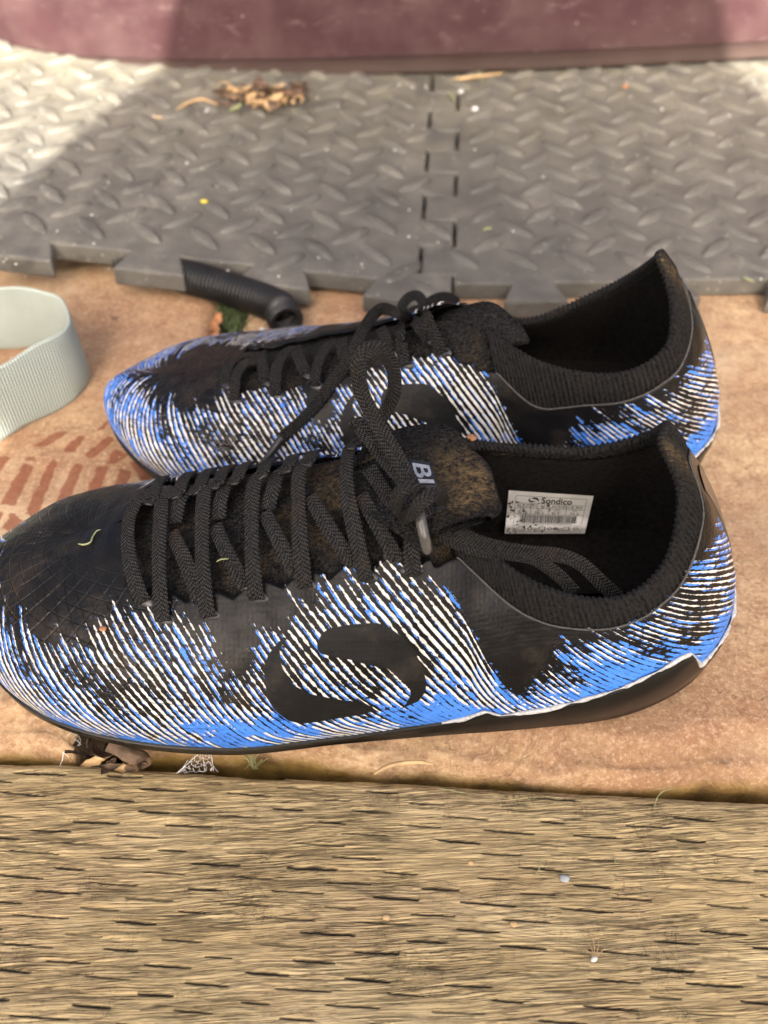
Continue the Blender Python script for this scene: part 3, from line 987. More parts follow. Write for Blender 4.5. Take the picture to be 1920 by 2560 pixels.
class Last:
    def __init__(s, st, org, rot=0.0):
        s.st = st; s.org = np.asarray(org, float); s.rot = rot
        ca, sa = math.cos(rot), math.sin(rot)
        s.Rm = np.array([[ca, -sa, 0], [sa, ca, 0], [0, 0, 1]])
        # print coordinates: a = distance along the wall (mm), measured from the toe both ways
        uu = np.linspace(0, NS, 1761)
        p = s.loc(uu, np.full_like(uu, .42))
        d = np.concatenate([[0], np.cumsum(np.linalg.norm(np.diff(p, axis=0), axis=1))])
        tot = d[-1]
        hb = np.interp(11, uu, d)
        s._uu = uu
        s._a = np.where(uu <= 11, d * (300.0 / hb), (tot - d) * (300.0 / (tot - hb)))

    def ctl(s, u):
        u = np.mod(u, NS)
        i = np.floor(u).astype(int); f = (u - i)[..., None, None]
        g = lambda k: s.st[(i + k) % NS]
        a, b, c, d = g(-1), g(0), g(1), g(2)
        return 0.5 * (2 * b + (c - a) * f + (2 * a - 5 * b + 4 * c - d) * f ** 2 + (3 * b - a - 3 * c + d) * f ** 3)

    def loc(s, u, v):
        u, v = np.broadcast_arrays(np.asarray(u, float), np.asarray(v, float))
        q = s.ctl(u)
        v = v[..., None]
        w_ = 1 - v
        return w_ ** 3 * q[..., 0, :] + 3 * w_ ** 2 * v * q[..., 1, :] + 3 * w_ * v ** 2 * q[..., 2, :] + v ** 3 * q[..., 3, :]

    def nrm(s, u, v, e=1e-3):
        u, v = np.broadcast_arrays(np.asarray(u, float), np.asarray(v, float))
        du = s.loc(u + e * 8, v) - s.loc(u - e * 8, v)
        vc = np.clip(v, .02, .975)
        du = s.loc(u + e * 8, vc) - s.loc(u - e * 8, vc)
        dv = s.loc(u, vc + e) - s.loc(u, vc - e)
        n = np.cross(du, dv)
        return n / (np.linalg.norm(n, axis=-1, keepdims=True) + 1e-9)

    def world(s, p):
        return (p @ s.Rm.T) / 1000.0 + s.org

    def wdir(s, n):
        return n @ s.Rm.T

    def at(s, u, v, off=0.0):
        return s.world(s.loc(u, v) + s.nrm(u, v) * np.asarray(off)[..., None])

    def ab(s, u, v):
        u, v = np.broadcast_arrays(np.asarray(u, float), np.asarray(v, float))
        a = np.interp(np.mod(u, NS), s._uu, s._a)
        vv = np.linspace(0, 1, 41)
        us = np.linspace(0, NS, 441)
        pts = s.loc(us[:, None], vv[None])
        ln = np.concatenate([np.zeros((441, 1)), np.cumsum(np.linalg.norm(np.diff(pts, axis=1), axis=2), 1)], 1)
        fu = np.mod(u, NS) / NS * 440; i = np.minimum(fu.astype(int), 439); ff = fu - i
        fv = np.clip(v, 0, 1) * 40; j = np.minimum(fv.astype(int), 39); gv = fv - j
        g = lambda di, dj: ln[i + di, j + dj]
        b = (g(0, 0) * (1 - ff) + g(1, 0) * ff) * (1 - gv) + (g(0, 1) * (1 - ff) + g(1, 1) * ff) * gv
        return a, b

    def bvh(s, off=0.0, u0=0.0, u1=NS, v0=0.0, v1=1.0, nu=440, nv=70):
        us = np.linspace(u0, u1, nu); vs = np.linspace(v0, v1, nv)
        U, V = np.meshgrid(us, vs, indexing='ij')
        P = s.at(U, V, np.full(U.shape, off))
        f = gridfaces(nu, nv)
        s_b = BVHTree.FromPolygons([tuple(p) for p in P.reshape(-1, 3)], [tuple(int(k) for k in q) for q in f])
        return s_b, U, V


def hit(bv, px, py):
    d = ray(px, py)
    l, n, i, dist = bv.ray_cast(Vector(CAMP), Vector(d))
    if l is None:
        return None
    n = np.array(n)
    if n @ d > 0: n = -n
    return np.array(l), n


def pix_uv(last, pts):
    """surface coordinates (u, v) under a list of points of the picture"""
    bv, U, V = last.bvh(0.0, nu=881, nv=141)
    out = []
    for px, py in pts:
        d = ray(px, py)
        l, n, i, dist = bv.ray_cast(Vector(CAMP), Vector(d))
        if l is None:
            out.append((np.nan, np.nan)); continue
        a, b = divmod(i, 140)
        out.append((U[a, b] + .0125, V[a, b] + .5 / 140))
    return np.array(out)


NEAR = Last(ST, (0.0, .242, 0.0), 0.0)
_ms = ST.copy()
_ms = _ms[[(NS - k) % NS for k in range(NS)]]
_ms[..., 1] *= -1
for _k, _z in ((10, 93), (12, 99), (13, 80), (14, 63), (15, 53)):
    _ms[_k, 3, 2] = _z
for _k in (12, 13, 14, 15):
    _ms[_k, 2, 2] = min(_ms[_k, 2, 2], _ms[_k, 3, 2] - 15)
_ms[11, 3] = (92, _ms[11, 3, 1], 107)
_ms[12, 3, 0] = 95; _ms[13, 3, 0] = 91
for _k in range(16, 22):
    _ms[_k, 2, 1] *= .66; _ms[_k, 2, 2] -= 9; _ms[_k, 1, 2] -= 6
_ms[..., 0] *= .962
_zk = np.interp(np.minimum(np.arange(NS), NS - np.arange(NS)), [0, 4, 5, 6, 7, 8, 11], [.72, .72, .77, .83, .97, 1, 1])
for _j in (1, 2, 3):
    _ms[:, _j, 2] = 14 + (_ms[:, _j, 2] - 14) * (1 + (_zk - 1) * (.5 if _j == 1 else 1))
FAR = Last(_ms, (.0225, .352, 0.0), 0.0)
BN = NEAR.bvh(1.2)[0]
BF = FAR.bvh(1.2)[0]


def stair(u, pts):
    return np.interp(np.mod(u, NS), [p[0] for p in pts], [p[1] for p in pts])


# upper edge of the coated shell: 1 over the toe, scalloped along the throat, below the sock collar at the ankle
VE = [(0, 1), (3.02, 1), (3.10, .78), (3.3, .71), (4, .665), (5, .665), (5.9, .67), (6.15, .70), (6.36, .79), (6.7, .78), (7.24, .77), (7.84, .80), (8.3, .84), (8.7, .87), (9.3, .875), (10, .86), (10.5, .86), (11, .87)]
VE = VE + [(22 - a, b) for a, b in VE[::-1][1:]]


def v_edge(u, far=False):
    e = stair(u, VE)
    if far:
        _um = np.minimum(np.mod(u, NS), NS - np.mod(u, NS))
        e = e - .12 * np.exp(-((_um - 6.75) / .42) ** 2) + .10 * sstep(3.05, 3.3, _um) * sstep(6.2, 5.6, _um)
    um = np.minimum(np.mod(u, NS), NS - np.mod(u, NS))
    sc_ = (um > 3.3) & (um < 6.1)
    return e + np.where(sc_, .035 * np.abs(np.sin((um - 3.3) * np.pi * 2.3)) - .01, 0)


LOGO = None


def print_fields(last, U, V):
    a, b = last.ab(U, V)
    k = np.interp(a, [0, 30, 60, 100, 183, 222, 300], [1.0, .86, .72, .60, .52, .96, .96])
    ph = (a + k * b + (1.5 + 10 * sstep(85, 140, a)) * (1 - np.exp(-b / 8.0))) / 2.75 + .6 * (fbm(a / 18., b / 20., 55, 3) - .5)
    x = a
    top = np.interp(x, [0, 27, 40, 49, 61, 68, 72, 85, 96, 104, 110, 114, 119, 131, 146, 159, 171, 181, 183, 188, 196, 200, 206, 211, 215, 226, 234, 248, 267, 277, 300],
                       [26, 30, 33, 36, 38, 44, 54, 58, 55, 50, 41, 44, 50, 60, 68, 76, 69, 61, 54, 42, 27, 18, 20, 29, 38, 43, 44, 47, 50, 49, 50])
    sid = np.floor(ph).astype(int)
    nse = 7 * (fbm(ph * .9, b * .03, 61, 2) - .5) + 9 * (hash2(sid, np.zeros(ph.shape, int), 3) - .5)
    cov = sstep(7, -6, b - top - 2 - nse) * 1.36 - .60
    cov = cov + .50 * sstep(34, 6, b) * (b < top + 6)
    # broken patches where the print thins out
    cov -= .75 * np.exp(-(((x - 111) / 7) ** 2 + ((b - 44) / 11) ** 2))
    cov -= .55 * sstep(.60, .78, fbm(ph * .25, b / 14., 63, 2))
    cov -= .55 * np.exp(-(((x - 200 + (b - 30) * .35) / 11) ** 2 + ((b - 32) / 15) ** 2))
    cov += .75 * np.exp(-((a + .52 * b - 199) / 5.5) ** 2) * sstep(64, 52, b) * sstep(12, 26, b)
    cov -= .45 * np.exp(-(((x - 262) / 9) ** 2 + ((b - 34) / 7) ** 2))
    blu = .06 + .56 * sstep(46, 12, b) + .20 * sstep(205, 240, x) + .22 * np.exp(-((x - 188) / 16) ** 2) - .10 * sstep(60, 20, x)
    blu = blu + 1.5 * (fbm(x / 22. + b / 50., b / 15., 71, 3) - .5) - .5 * np.exp(-((a + .52 * b - 199) / 6) ** 2) * sstep(10, 25, b)
    toe = sstep(120, 95, a + .3 * b) * sstep(80, 50, b)
    return a, b, ph, cov, np.clip(blu, 0, 1.2), toe


def make_boot(last, root, logo_ab, detail=1.0):
    # --- coated upper
    nu = int(1150 * detail); nv = int(150 * detail)
    us = np.linspace(0, NS, nu, endpoint=False)
    vs = np.linspace(0, 1, nv)
    U = np.repeat(us[:, None], nv, 1)
    V = vs[None] * v_edge(us, last is FAR)[:, None]
    a, b, ph, cov, blu, toe = print_fields(last, U, V)
    off = np.full(U.shape, 1.2)
    rim = sstep(.985, 1.0, vs)[None] * np.where(v_edge(us, last is FAR) < .99, 1.0, 0.0)[:, None]
    off = off - 1.3 * rim
    # soft creases and dents
    off = off + 1.3 * (fbm(a / 22., b / 16., 81, 3) - .5) * sstep(0, 10, b) + .5 * (fbm(a / 7., b / 9., 82, 2) - .5)
    lg = np.full(U.shape, -9.0)
    for poly in logo_ab:
        lg = np.maximum(lg, poly_sdf(a, b, poly))
    if logo_ab:
        lg = np.where(U > 11, -9.0, lg)
    grid("upper", last.at(U, V, off), MAT["print"], root, wrap_u=True, attrs={"ph": ph, "al": b, "cov": cov, "blu": blu, "logo": lg, "toe": toe, "aa": a})
    # --- knitted vamp under the laces
    us = np.linspace(2.9, 19.1, 3); u1 = np.linspace(2.85, 7.2, 160)
    for lo_, hi_ in ((2.85, 7.2), (14.8, 19.15)):
        u1 = np.linspace(lo_, hi_, 160); v1 = np.linspace(0, 1, 40)
        UU = np.repeat(u1[:, None], 40, 1); VV = (v_edge(u1, last is FAR) - .16)[:, None] * (1 - v1) + v1
        aa, bb = last.ab(UU, VV)
        o_ = -2.6 * sstep(.0, .3, v1)[None] + 1.6 * (fbm(aa / 8, bb / 8, 91, 3) - .5)
        mud = (.42 if last is NEAR else .12) * sstep(.50, .75, fbm(aa / 9, bb / 9, 93, 3))
        grid("vamp_knit", last.at(UU, VV, o_), MAT["knit_mud"], root, attrs={"mud": mud})
    # --- sole plate: wing up the heel, thin lip at the forefoot
    us = np.linspace(0, NS, 720, endpoint=False)
    um = np.minimum(us, NS - us)
    vt = np.interp(um, [0, 3, 5, 6, 6.24, 6.46, 6.62, 7.1, 7.7, 8.24, 8.66, 8.82, 9.0, 9.25, 10, 11], [.02, .02, .02, .06, .08, .13, .10, .14, .27, .37, .42, .405, .19, .22, .2, .22])
    k = np.linspace(0, 1, 14)
    UU = np.repeat(us[:, None], 14, 1); VV = vt[:, None] * (1 - k)[None]
    o_ = 2.3 - 1.1 * sstep(.12, 0, k)[None] + 0 * UU
    W1 = last.at(UU, VV, o_)
    bot = W1[:, -1:].copy(); bot[..., 2] -= .0022
    bz = last.loc(us, 0 * us); bz[:, 1] = bz[:, 1] * .93; bz[:, 0] = bz[:, 0] * .985; bz[:, 2] = np.maximum(bz[:, 2] - 4.5, 7.5)
    b2 = last.world(bz)[:, None]
    cz = last.loc(us, 0 * us); cx = np.interp(np.mod(us, NS), np.arange(23), list(last.st[:, 0, 0]) + [last.st[0, 0, 0]]); cz = np.stack([cx * .98, np.zeros_like(cx), np.maximum(bz[:, 2], 8)], -1)
    b3 = last.world(cz)[:, None]
    grid("sole_plate", np.concatenate([W1, bot, b2, b3], 1), MAT["sole"], root, wrap_u=True, flip=True)
    # pale worn line along the top of the plate
    sel = (um > 6.0)
    idx = np.where(sel)[0]
    pth = last.at(us[idx], vt[idx] + .004, np.full(len(idx), 1.9))
    v_, f_ = tube(pth, .0010 * np.clip(fbm(idx / 5., idx * 0., 5, 3) * 1.9 - .35, .12, 1), 6)
    mesh("sole_edge", v_, f_, MAT["edge_white"], root)
    # --- studs
    for (sx, sy, kind) in [(-118, -30, 0), (-122, 12, 0), (-90, -42, 0), (-92, 26, 0), (-58, -42, 0), (-60, 26, 0), (-75, -8, 0), (62, -30, 1), (66, 24, 1), (104, -22, 1), (106, 20, 1)]:
        h = 9.5; n = 14
        an = np.linspace(0, 2 * np.pi, n, endpoint=False)
        rx, ry = ((7.5, 5.5) if kind == 0 else (8.5, 5.0))
        zt_ = 13 if sx < -100 else 11
        rings = [np.stack([sx + rx * s_ * np.cos(an), sy * last_sign(last) + ry * s_ * np.sin(an), np.full(n, z)], -1) for s_, z in ((1.15, zt_), (1.0, zt_ - 3.0), (.72, 1.5), (.55, .3))]
        Pq = np.concatenate(rings + [np.array([[sx, sy * last_sign(last), .3]])])
        fq = [[r * n + i, (r + 1) * n + i, (r + 1) * n + (i + 1) % n, r * n + (i + 1) % n] for r in range(3) for i in range(n)] + [[3 * n + i, 4 * n, 3 * n + (i + 1) % n] for i in range(n)]
        mesh("stud", last.world(Pq), fq, MAT["sole"], root)
    # --- ribbed sock collar
    u0, u1 = 6.35, 15.65
    per = 900.0 if detail >= .9 else 800.0
    us = np.linspace(u0, u1, int(per * 1.4))
    ve = v_edge(us, last is FAR)
    arc = np.concatenate([[0], np.cumsum(np.linalg.norm(np.diff(last.loc(us, .9 + 0 * us), axis=0), axis=1))])
    ribs = .46 * np.cos(arc * 2 * np.pi / 2.15)
    nO = 16; nR = 9; nI = 12
    rows_u, offs, vv_ = [], [], []
    P = []
    fade = sstep(0, .35, us - u0) * sstep(0, .35, u1 - us)
    for j in range(nO):
        t = j / (nO - 1)
        vj = ve - .02 + (1 - ve + .02) * t
        o = .3 + 1.5 * sstep(0, .5, t) + ribs * sstep(0, .12, t) * .9
        P.append(last.at(us, vj, o))
    top = last.loc(us, 1 + 0 * us); nt = last.nrm(us, .97 + 0 * us)
    upd = last.loc(us, 1 + 0 * us) - last.loc(us, .97 + 0 * us); upd /= np.linalg.norm(upd, axis=1)[:, None]
    for j in range(1, nR):
        an = np.pi * j / (nR - 1)
        rr = 1.9 + ribs * .9
        P.append(last.world(top + nt * (rr * np.cos(an))[:, None] + upd * (1.9 * np.sin(an) + ribs * .5)[:, None]))
    for j in range(1, nI):
        t = j / (nI - 1)
        vj = 1 - .34 * t
        P.append(last.at(us, vj, -1.9 - .8 * t + ribs * .55))
    G = np.stack(P, 1)
    sh = G.shape[:2]
    mudc = np.zeros(sh)
    aa = np.repeat(us[:, None], sh[1], 1)
    mudc = np.exp(-((aa - 10.75) / .25) ** 2) * .8
    mudc[:, nO + 3:] *= .2
    grid("sock_collar", G, MAT["knit_rib"], root, attrs={"mud": mudc, "rib_highlight": np.repeat((ribs / .46)[:, None], sh[1], 1)})
    # seam thread below the collar
    pth = last.at(us[::2], (ve - .006)[::2], np.full(len(us[::2]), 1.25))
    v_, f_ = tube(pth, .00042 * (.7 + .6 * fbm(np.arange(len(pth)) / 3., np.zeros(len(pth)), 4, 2)), 5)
    mesh("collar_seam", v_, f_, MAT["stitch"], root)
    # --- lining and insole
    us = np.linspace(0, NS, 260, endpoint=False); vs = np.linspace(.97, .04, 40)
    UU, VV = np.meshgrid(us, vs, indexing='ij')
    grid("lining", last.at(UU, VV, np.full(UU.shape, -3.4)), MAT["lining"], root, wrap_u=True)
    ins = last.loc(us, .12 + 0 * us); inn = ins.copy(); ins[:, 2] = np.maximum(ins[:, 2], 17); ins[:, :2] *= .96
    mid = ins.copy(); mid[:, 1] *= .1
    grid("insole", last.world(np.stack([ins, mid], 1)), MAT["lining"], root, wrap_u=True)
    # --- heel strip
    uh = np.linspace(10.62, 11.38, 24); vh = np.linspace(.2, .79, 30)
    UU, VV = np.meshgrid(uh, vh, indexing='ij')
    wv = 1 - .55 * sstep(.5, .2, VV)
    UU = 11 + (UU - 11) * wv
    e_ = np.minimum(np.arange(24), 23 - np.arange(24))[:, None]
    grid("heel_strip", last.at(UU, VV, np.where(e_ == 0, .6, 1.7) + 0 * UU), MAT["heel_tape"], root)


def last_sign(l):
    return 1 if l is NEAR else -1


# emblem on the side wall (outline measured on the wall: a along, b up, mm)
_l1 = [(570, 280), (600, 200), (680, 150), (900, 130), (1080, 120), (1180, 150), (1300, 240), (1400, 370), (1450, 480), (1475, 600), (1460, 680), (1400, 750), (1260, 820), (1320, 770), (1350, 700), (1340, 650), (1270, 560), (1150, 490), (1020, 450), (860, 410), (740, 390), (600, 370), (570, 330)]
_l2 = [(360, 205), (250, 270), (175, 370), (140, 480), (135, 600), (165, 720), (230, 830), (330, 910), (440, 940), (600, 930), (800, 890), (960, 860), (1040, 825), (1020, 790), (900, 750), (700, 725), (520, 690), (400, 630), (310, 550), (270, 450), (270, 330), (310, 260)]
EMBLEM = []
for pl in (_l1, _l2):
    uv = pix_uv(NEAR, [(620 + x / 3.318, 1520 + y / 3.318) for x, y in pl])
    aa, bb = NEAR.ab(uv[:, 0], uv[:, 1])
    EMBLEM.append(np.stack([aa, bb], -1))

boot_n = empty("football_boot", (0.0, .242, 0.0))
tag(boot_n, "black football boot with white and blue streaks in front, its size label showing inside", "football boot", "pair of football boots")
make_boot(NEAR, boot_n, EMBLEM, 1.0)
boot_f = empty("football_boot", tuple(FAR.org))
tag(boot_f, "black football boot with blue streaks behind, its opening dark and empty", "football boot", "pair of football boots")
make_boot(FAR, boot_f, EMBLEM, .85)

# ------------------------------------------------------------------ tongue of the near boot
TU = [(1086, 1056, .2655), (1112, 1063, .2615), (1140, 1082, .257), (1172, 1112, .250), (1206, 1150, .243), (1232, 1205, .233), (1246, 1262, .222), (1222, 1296, .2150)]
TL = [(905, 1124, .2625), (892, 1136, .2585), (880, 1156, .2510), (875, 1190, .2430), (880, 1228, .2350), (902, 1268, .2268), (955, 1310, .2168), (1035, 1362, .2080)]
tu = catmull([aty(*p) for p in TU], 60); tl_ = catmull([aty(*p) for p in TL], 60)
rows = []
for k in np.linspace(0, 1, 26):
    p = tl_ * (1 - k) + tu * k
    p[:, 2] += .0030 * math.sin(math.pi * k) + .0008 * np.sin(np.linspace(0, 16, 60) + 5 * k) * k
    rows.append(p)
T0 = np.stack(rows, 1)                                   # across (far->near), along
nT = np.cross(np.gradient(T0, axis=0), np.gradient(T0, axis=1)); nT /= np.linalg.norm(nT, axis=2)[..., None]
if nT[30, 13] @ (CAMP - T0[30, 13]) < 0: nT = -nT
arcT = np.linspace(0, 60, 60)[:, None] + 0 * T0[..., 0]
ribT = .00022 * np.cos(arcT * 2 * np.pi / 2.0)
top_ = T0 + nT * ribT[..., None]
e_dir = T0[:, -1] - T0[:, -2]; e_dir /= np.linalg.norm(e_dir, axis=1)[:, None]
roll = [T0[:, -1] + nT[:, -1] * (.0013 * math.cos(a) - .0013) + e_dir * .0013 * math.sin(a) for a in np.linspace(.3, math.pi, 7)]
und = [T0[:, -1 - j] - nT[:, -1 - j] * .0026 for j in range(0, 26, 3)]
TG = np.concatenate([top_, np.stack(roll, 1), np.stack(und, 1)], 1)
mudT = np.zeros(TG.shape[:2])
ii, jj = np.meshgrid(np.linspace(0, 1, 60), np.linspace(0, 1, 26), indexing='ij')
mudT[:, :26] = np.exp(-(((ii - .58) / .20) ** 2 + ((jj - .83) / .22) ** 2)) * 1.05 + .7 * np.exp(-(((ii - .80) / .12) ** 2 + ((jj - .70) / .25) ** 2))
grid("tongue", TG, MAT["knit_mud"], boot_n, attrs={"mud": mudT})
BT = BVHTree.FromPolygons([tuple(p) for p in top_.reshape(-1, 3)], [tuple(int(k) for k in q) for q in gridfaces(60, 26)])


def text2d(body, size=1.0):
    cu = bpy.data.curves.new("lettering", 'FONT')
    cu.body = body; cu.size = size; cu.resolution_u = 3; cu.fill_mode = 'BOTH'
    ob = bpy.data.objects.new("lettering", cu); COL.objects.link(ob)
    dg = bpy.context.evaluated_depsgraph_get()
    me = bpy.data.meshes.new_from_object(ob.evaluated_get(dg))
    bpy.data.objects.remove(ob)
    v = np.array([p.co[:2] for p in me.vertices]); f = [list(p.vertices) for p in me.polygons]
    bpy.data.meshes.remove(me)
    if len(v):
        v -= v.min(0)
    return v, f


def sheet(corners, bv, nu=14, nv=10, off=.0005, fallback_y=.24):
    """bilinear patch of picture points (tl, tr, br, bl) laid on a surface"""
    c = np.array(corners, float); G = np.zeros((nu, nv, 3))
    for i in range(nu):
        for j in range(nv):
            s, t = i / (nu - 1), j / (nv - 1)
            q = (c[0] * (1 - s) + c[1] * s) * (1 - t) + (c[3] * (1 - s) + c[2] * s) * t
            h = hit(bv, *q)
            G[i, j] = (h[0] - ray(*q) * off) if h else aty(q[0], q[1], fallback_y)
    return G


def on_sheet(G, s, t, lift=0.0):
    nu, nv = G.shape[:2]
    a = np.clip(np.asarray(s) * (nu - 1), 0, nu - 1.001); b = np.clip(np.asarray(t) * (nv - 1), 0, nv - 1.001)
    i = a.astype(int); j = b.astype(int); f = (a - i)[..., None]; g_ = (b - j)[..., None]
    p = (G[i, j] * (1 - f) + G[i + 1, j] * f) * (1 - g_) + (G[i, j + 1] * (1 - f) + G[i + 1, j + 1] * f) * g_
    d = CAMP - p; d /= np.linalg.norm(d, axis=-1, keepdims=True)
    return p + d * lift


# badge on the tongue: lettering reads down the tongue
GB = sheet([(1021, 1146), (1075, 1156), (1112, 1272), (1054, 1282)], BT, 8, 18, .0006)
nb = GB.shape[:2]
front = GB
back = np.stack([on_sheet(GB, np.full(nb[1], i / (nb[0] - 1)), np.linspace(0, 1, nb[1]), -.0009) for i in range(nb[0])])
bd = grid("tongue_badge", GB, MAT["patch"], boot_n)
parts = []
t0 = .07
for ch in "BLAZE":
    v, f = text2d(ch)
    wd = v[:, 0].max(); ht = v[:, 1].max()
    Lt = .31
    v2 = np.stack([.12 + .76 * (v[:, 1] / ht), t0 + Lt * .84 * v[:, 0] / wd], -1)
    for dx_, dy_, dz_ in ((0, 0, 0), (.03, 0, .00003), (0, .018, .00006), (.03, .018, .00009)):
        parts.append((on_sheet(GB, v2[:, 0] + dx_, v2[:, 1] + dy_, .0004 + dz_), f))
    t0 += Lt * (.97 if ch != "L" else .95)
    if t0 > .8: break
v, f = join_parts(parts)
mesh("badge_lettering", v, f, MAT["silver"], bd, smooth=False)

# ------------------------------------------------------------------ laces
TOCAM = lambda p: (CAMP - p) / np.linalg.norm(CAMP - p)


def lace_on(last, bv, pts, lift=.0012, far_u=None, end_in=True, far_lift=.003):
    """pts: picture points from the top of the instep down to the eyelet"""
    P, Nn = [], []
    if far_u is not None:
        for v_, o_ in ((.72, 1.0), (.86, 2.2), (.965, far_lift * 1000)):
            P.append(last.at(np.array(far_u), np.array(v_), np.array(o_ + 1.2))); Nn.append(last.wdir(last.nrm(np.array(far_u), np.array(v_))))
    for k, (px, py) in enumerate(pts):
        h = hit(bv, px, py)
        if h is None: continue
        bl = lift + (.0012 * math.sin(math.pi * k / max(1, len(pts) - 1)) if len(pts) > 2 else 0)
        P.append(h[0] + h[1] * bl); Nn.append(h[1])
    if end_in:
        t1 = np.cross(Nn[-1], [0, 0, 1.0]); t1 /= np.linalg.norm(t1); t2 = np.cross(Nn[-1], t1)
        an_ = np.linspace(0, 2 * np.pi, 16, endpoint=False)
        c_ = P[-1] - Nn[-1] * (lift - .00022)
        ring = c_ + .0037 * np.cos(an_)[:, None] * t1 + .0017 * np.sin(an_)[:, None] * t2
        rim_ = c_ - Nn[-1] * .0006 + .0043 * np.cos(an_)[:, None] * t1 + .0023 * np.sin(an_)[:, None] * t2
        mesh("eyelet", np.concatenate([ring, rim_]), [list(range(16))] + [[i, 16 + i, 16 + (i + 1) % 16, (i + 1) % 16] for i in range(16)], MAT["patch"], boot_n if last is NEAR else boot_f)
        P[-1] = P[-1] - Nn[-1] * .0006
        d = P[-1] - P[-2]; d /= np.linalg.norm(d)
        P.append(P[-1] + d * .0006 - Nn[-1] * .0030); Nn.append(Nn[-1] + d * 1.2)
    return P, Nn


LW, LT = .0053, .0010
lc = empty("shoelace", tuple(aty(1031, 1251, .222)))
tag(lc, "black woven lace tied in a bow across the front boot", "shoelace", "laces of the two boots")
DIAG = [([(432, 1335), (471, 1410), (501, 1498)], None), ([(540, 1318), (573, 1385), (613, 1460)], None), ([(664, 1285), (700, 1350), (739, 1430)], None),
        ([(778, 1245), (826, 1322), (880, 1404)], None), ([(905, 1240), (947, 1314), (989, 1392)], None)]
for pts, _ in DIAG:
    P, Nn = lace_on(NEAR, BN, pts, .0010)
    ribbon("lace_run", P, Nn, LW, LT, MAT["lace"], lc)
TOPS = [([(368, 1245), (340, 1290), (331, 1340), (335, 1410), (350, 1470), (360, 1500)], 18.72), ([(414, 1238), (412, 1300), (408, 1390), (409, 1480), (410, 1545)], 18.42),
        ([(528, 1220), (518, 1260), (515, 1371), (518, 1460), (522, 1534)], 18.0), ([(648, 1205), (640, 1250), (639, 1371), (641, 1440), (643, 1492)], 17.55),
        ([(772, 1165), (755, 1205), (756, 1330), (760, 1400), (764, 1462)], 17.1), ([(882, 1130), (876, 1180), (880, 1250), (893, 1320), (905, 1385), (916, 1442)], 16.55)]
for pts, fu in TOPS:
    P, Nn = lace_on(NEAR, BN, pts, .0022, fu)
    ribbon("lace_run", P, Nn, LW, LT, MAT["lace"], lc)
# second turn, far ends peeping over the ridge
for pts, fu in [([(470, 1232), (455, 1262), (440, 1310)], 18.2), ([(575, 1208), (560, 1250), (548, 1300)], 17.8), ([(700, 1185), (690, 1225), (672, 1275)], 17.3)]:
    P, Nn = lace_on(NEAR, BN, pts, .0008, fu, end_in=False)
    ribbon("lace_run", P, Nn, LW, LT, MAT["lace"], lc)
P, Nn = lace_on(NEAR, BN, [(1036, 1285), (1031, 1330), (1028, 1375), (1031, 1428)], .0030)
ribbon("lace_run", P, Nn, LW, LT, MAT["lace"], lc)


def free(name, pts, norm=None, wdt=LW, thk=LT, root=None, mat=None, taper=None, cen=None):
    P = np.array([aty(*p) for p in pts])
    if cen is not None:
        c = aty(*cen)
        Nn = np.array([.72 * (p - c) / np.linalg.norm(p - c) + .62 * TOCAM(p) for p in P])
    elif norm is None:
        Nn = np.array([TOCAM(p) for p in P])
    else:
        Nn = np.array([np.array(norm) + .0 * p for p in P])
    return ribbon(name, P, Nn, wdt, thk, mat or MAT["lace"], root or lc, taper=taper)


free("lace_run", [(890, 1075, .2520), (897, 1062, .2490), (925, 1098, .2435), (960, 1145, .2375), (1000, 1190, .2290), (1030, 1222, .2225), (1042, 1240, .2195)])
free("lace_run", [(922, 1170, .2400), (945, 1205, .2345), (975, 1248, .2270), (1005, 1284, .2200), (1028, 1300, .2165)])
# standing loop of the bow
free("bow_loop", [(1040, 1232, .2215), (1012, 1180, .2290), (974, 1112, .2370), (940, 1055, .2430), (912, 1000, .2470), (897, 950, .2490), (897, 908, .2500), (914, 880, .2515), (942, 872, .2535),
                  (968, 890, .2555), (985, 935, .2570), (984, 985, .2570), (966, 1025, .2560), (948, 1062, .2530), (966, 1110, .2470), (1006, 1180, .2360), (1030, 1225, .2260)], cen=(942, 955, .262))
# tails falling into the boot
free("lace_tail", [(1050, 1252, .2190), (1072, 1280, .2180), (1110, 1314, .2165), (1182, 1350, .2170), (1260, 1373, .2205), (1330, 1384, .2235), (1395, 1388, .2265), (1450, 1408, .2265), (1505, 1458, .2235), (1545, 1495, .2205)])
free("lace_tail", [(1046, 1268, .2180), (1068, 1300, .2160), (1112, 1342, .2140), (1190, 1372, .2155), (1275, 1386, .2195), (1335, 1398, .2220), (1392, 1435, .2210), (1436, 1480, .2180)], wdt=.0046)
# knot
free("knot_wrap", [(1010, 1252, .2215), (1030, 1258, .2185), (1060, 1262, .2185), (1088, 1262, .2215)], wdt=.0075, thk=.0030)
free("knot_wrap", [(1014, 1292, .2170), (997, 1274, .2138), (991, 1251, .2122), (1001, 1228, .2118), (1027, 1217, .2128), (1052, 1229, .2140), (1052, 1252, .2160)], wdt=.0040, thk=.0020)
free("knot_wrap", [(1004, 1296, .2155), (1021, 1289, .2116), (1038, 1275, .2100), (1053, 1255, .2100), (1076, 1239, .2115), (1098, 1238, .2150), (1107, 1256, .2195)], wdt=.0046, thk=.0020)
pa = [aty(1047, 1272, .2165), aty(1052, 1300, .2125), aty(1060, 1340, .2090), aty(1070, 1380, .2075)]
pa = catmull(pa, 24)
v_, f_ = tube(pa, np.interp(np.linspace(0, 1, 24), [0, .1, .9, 1], [.0016, .0019, .0019, .0015]), 12)
mesh("aglet", v_, f_, MAT["aglet"], lc)

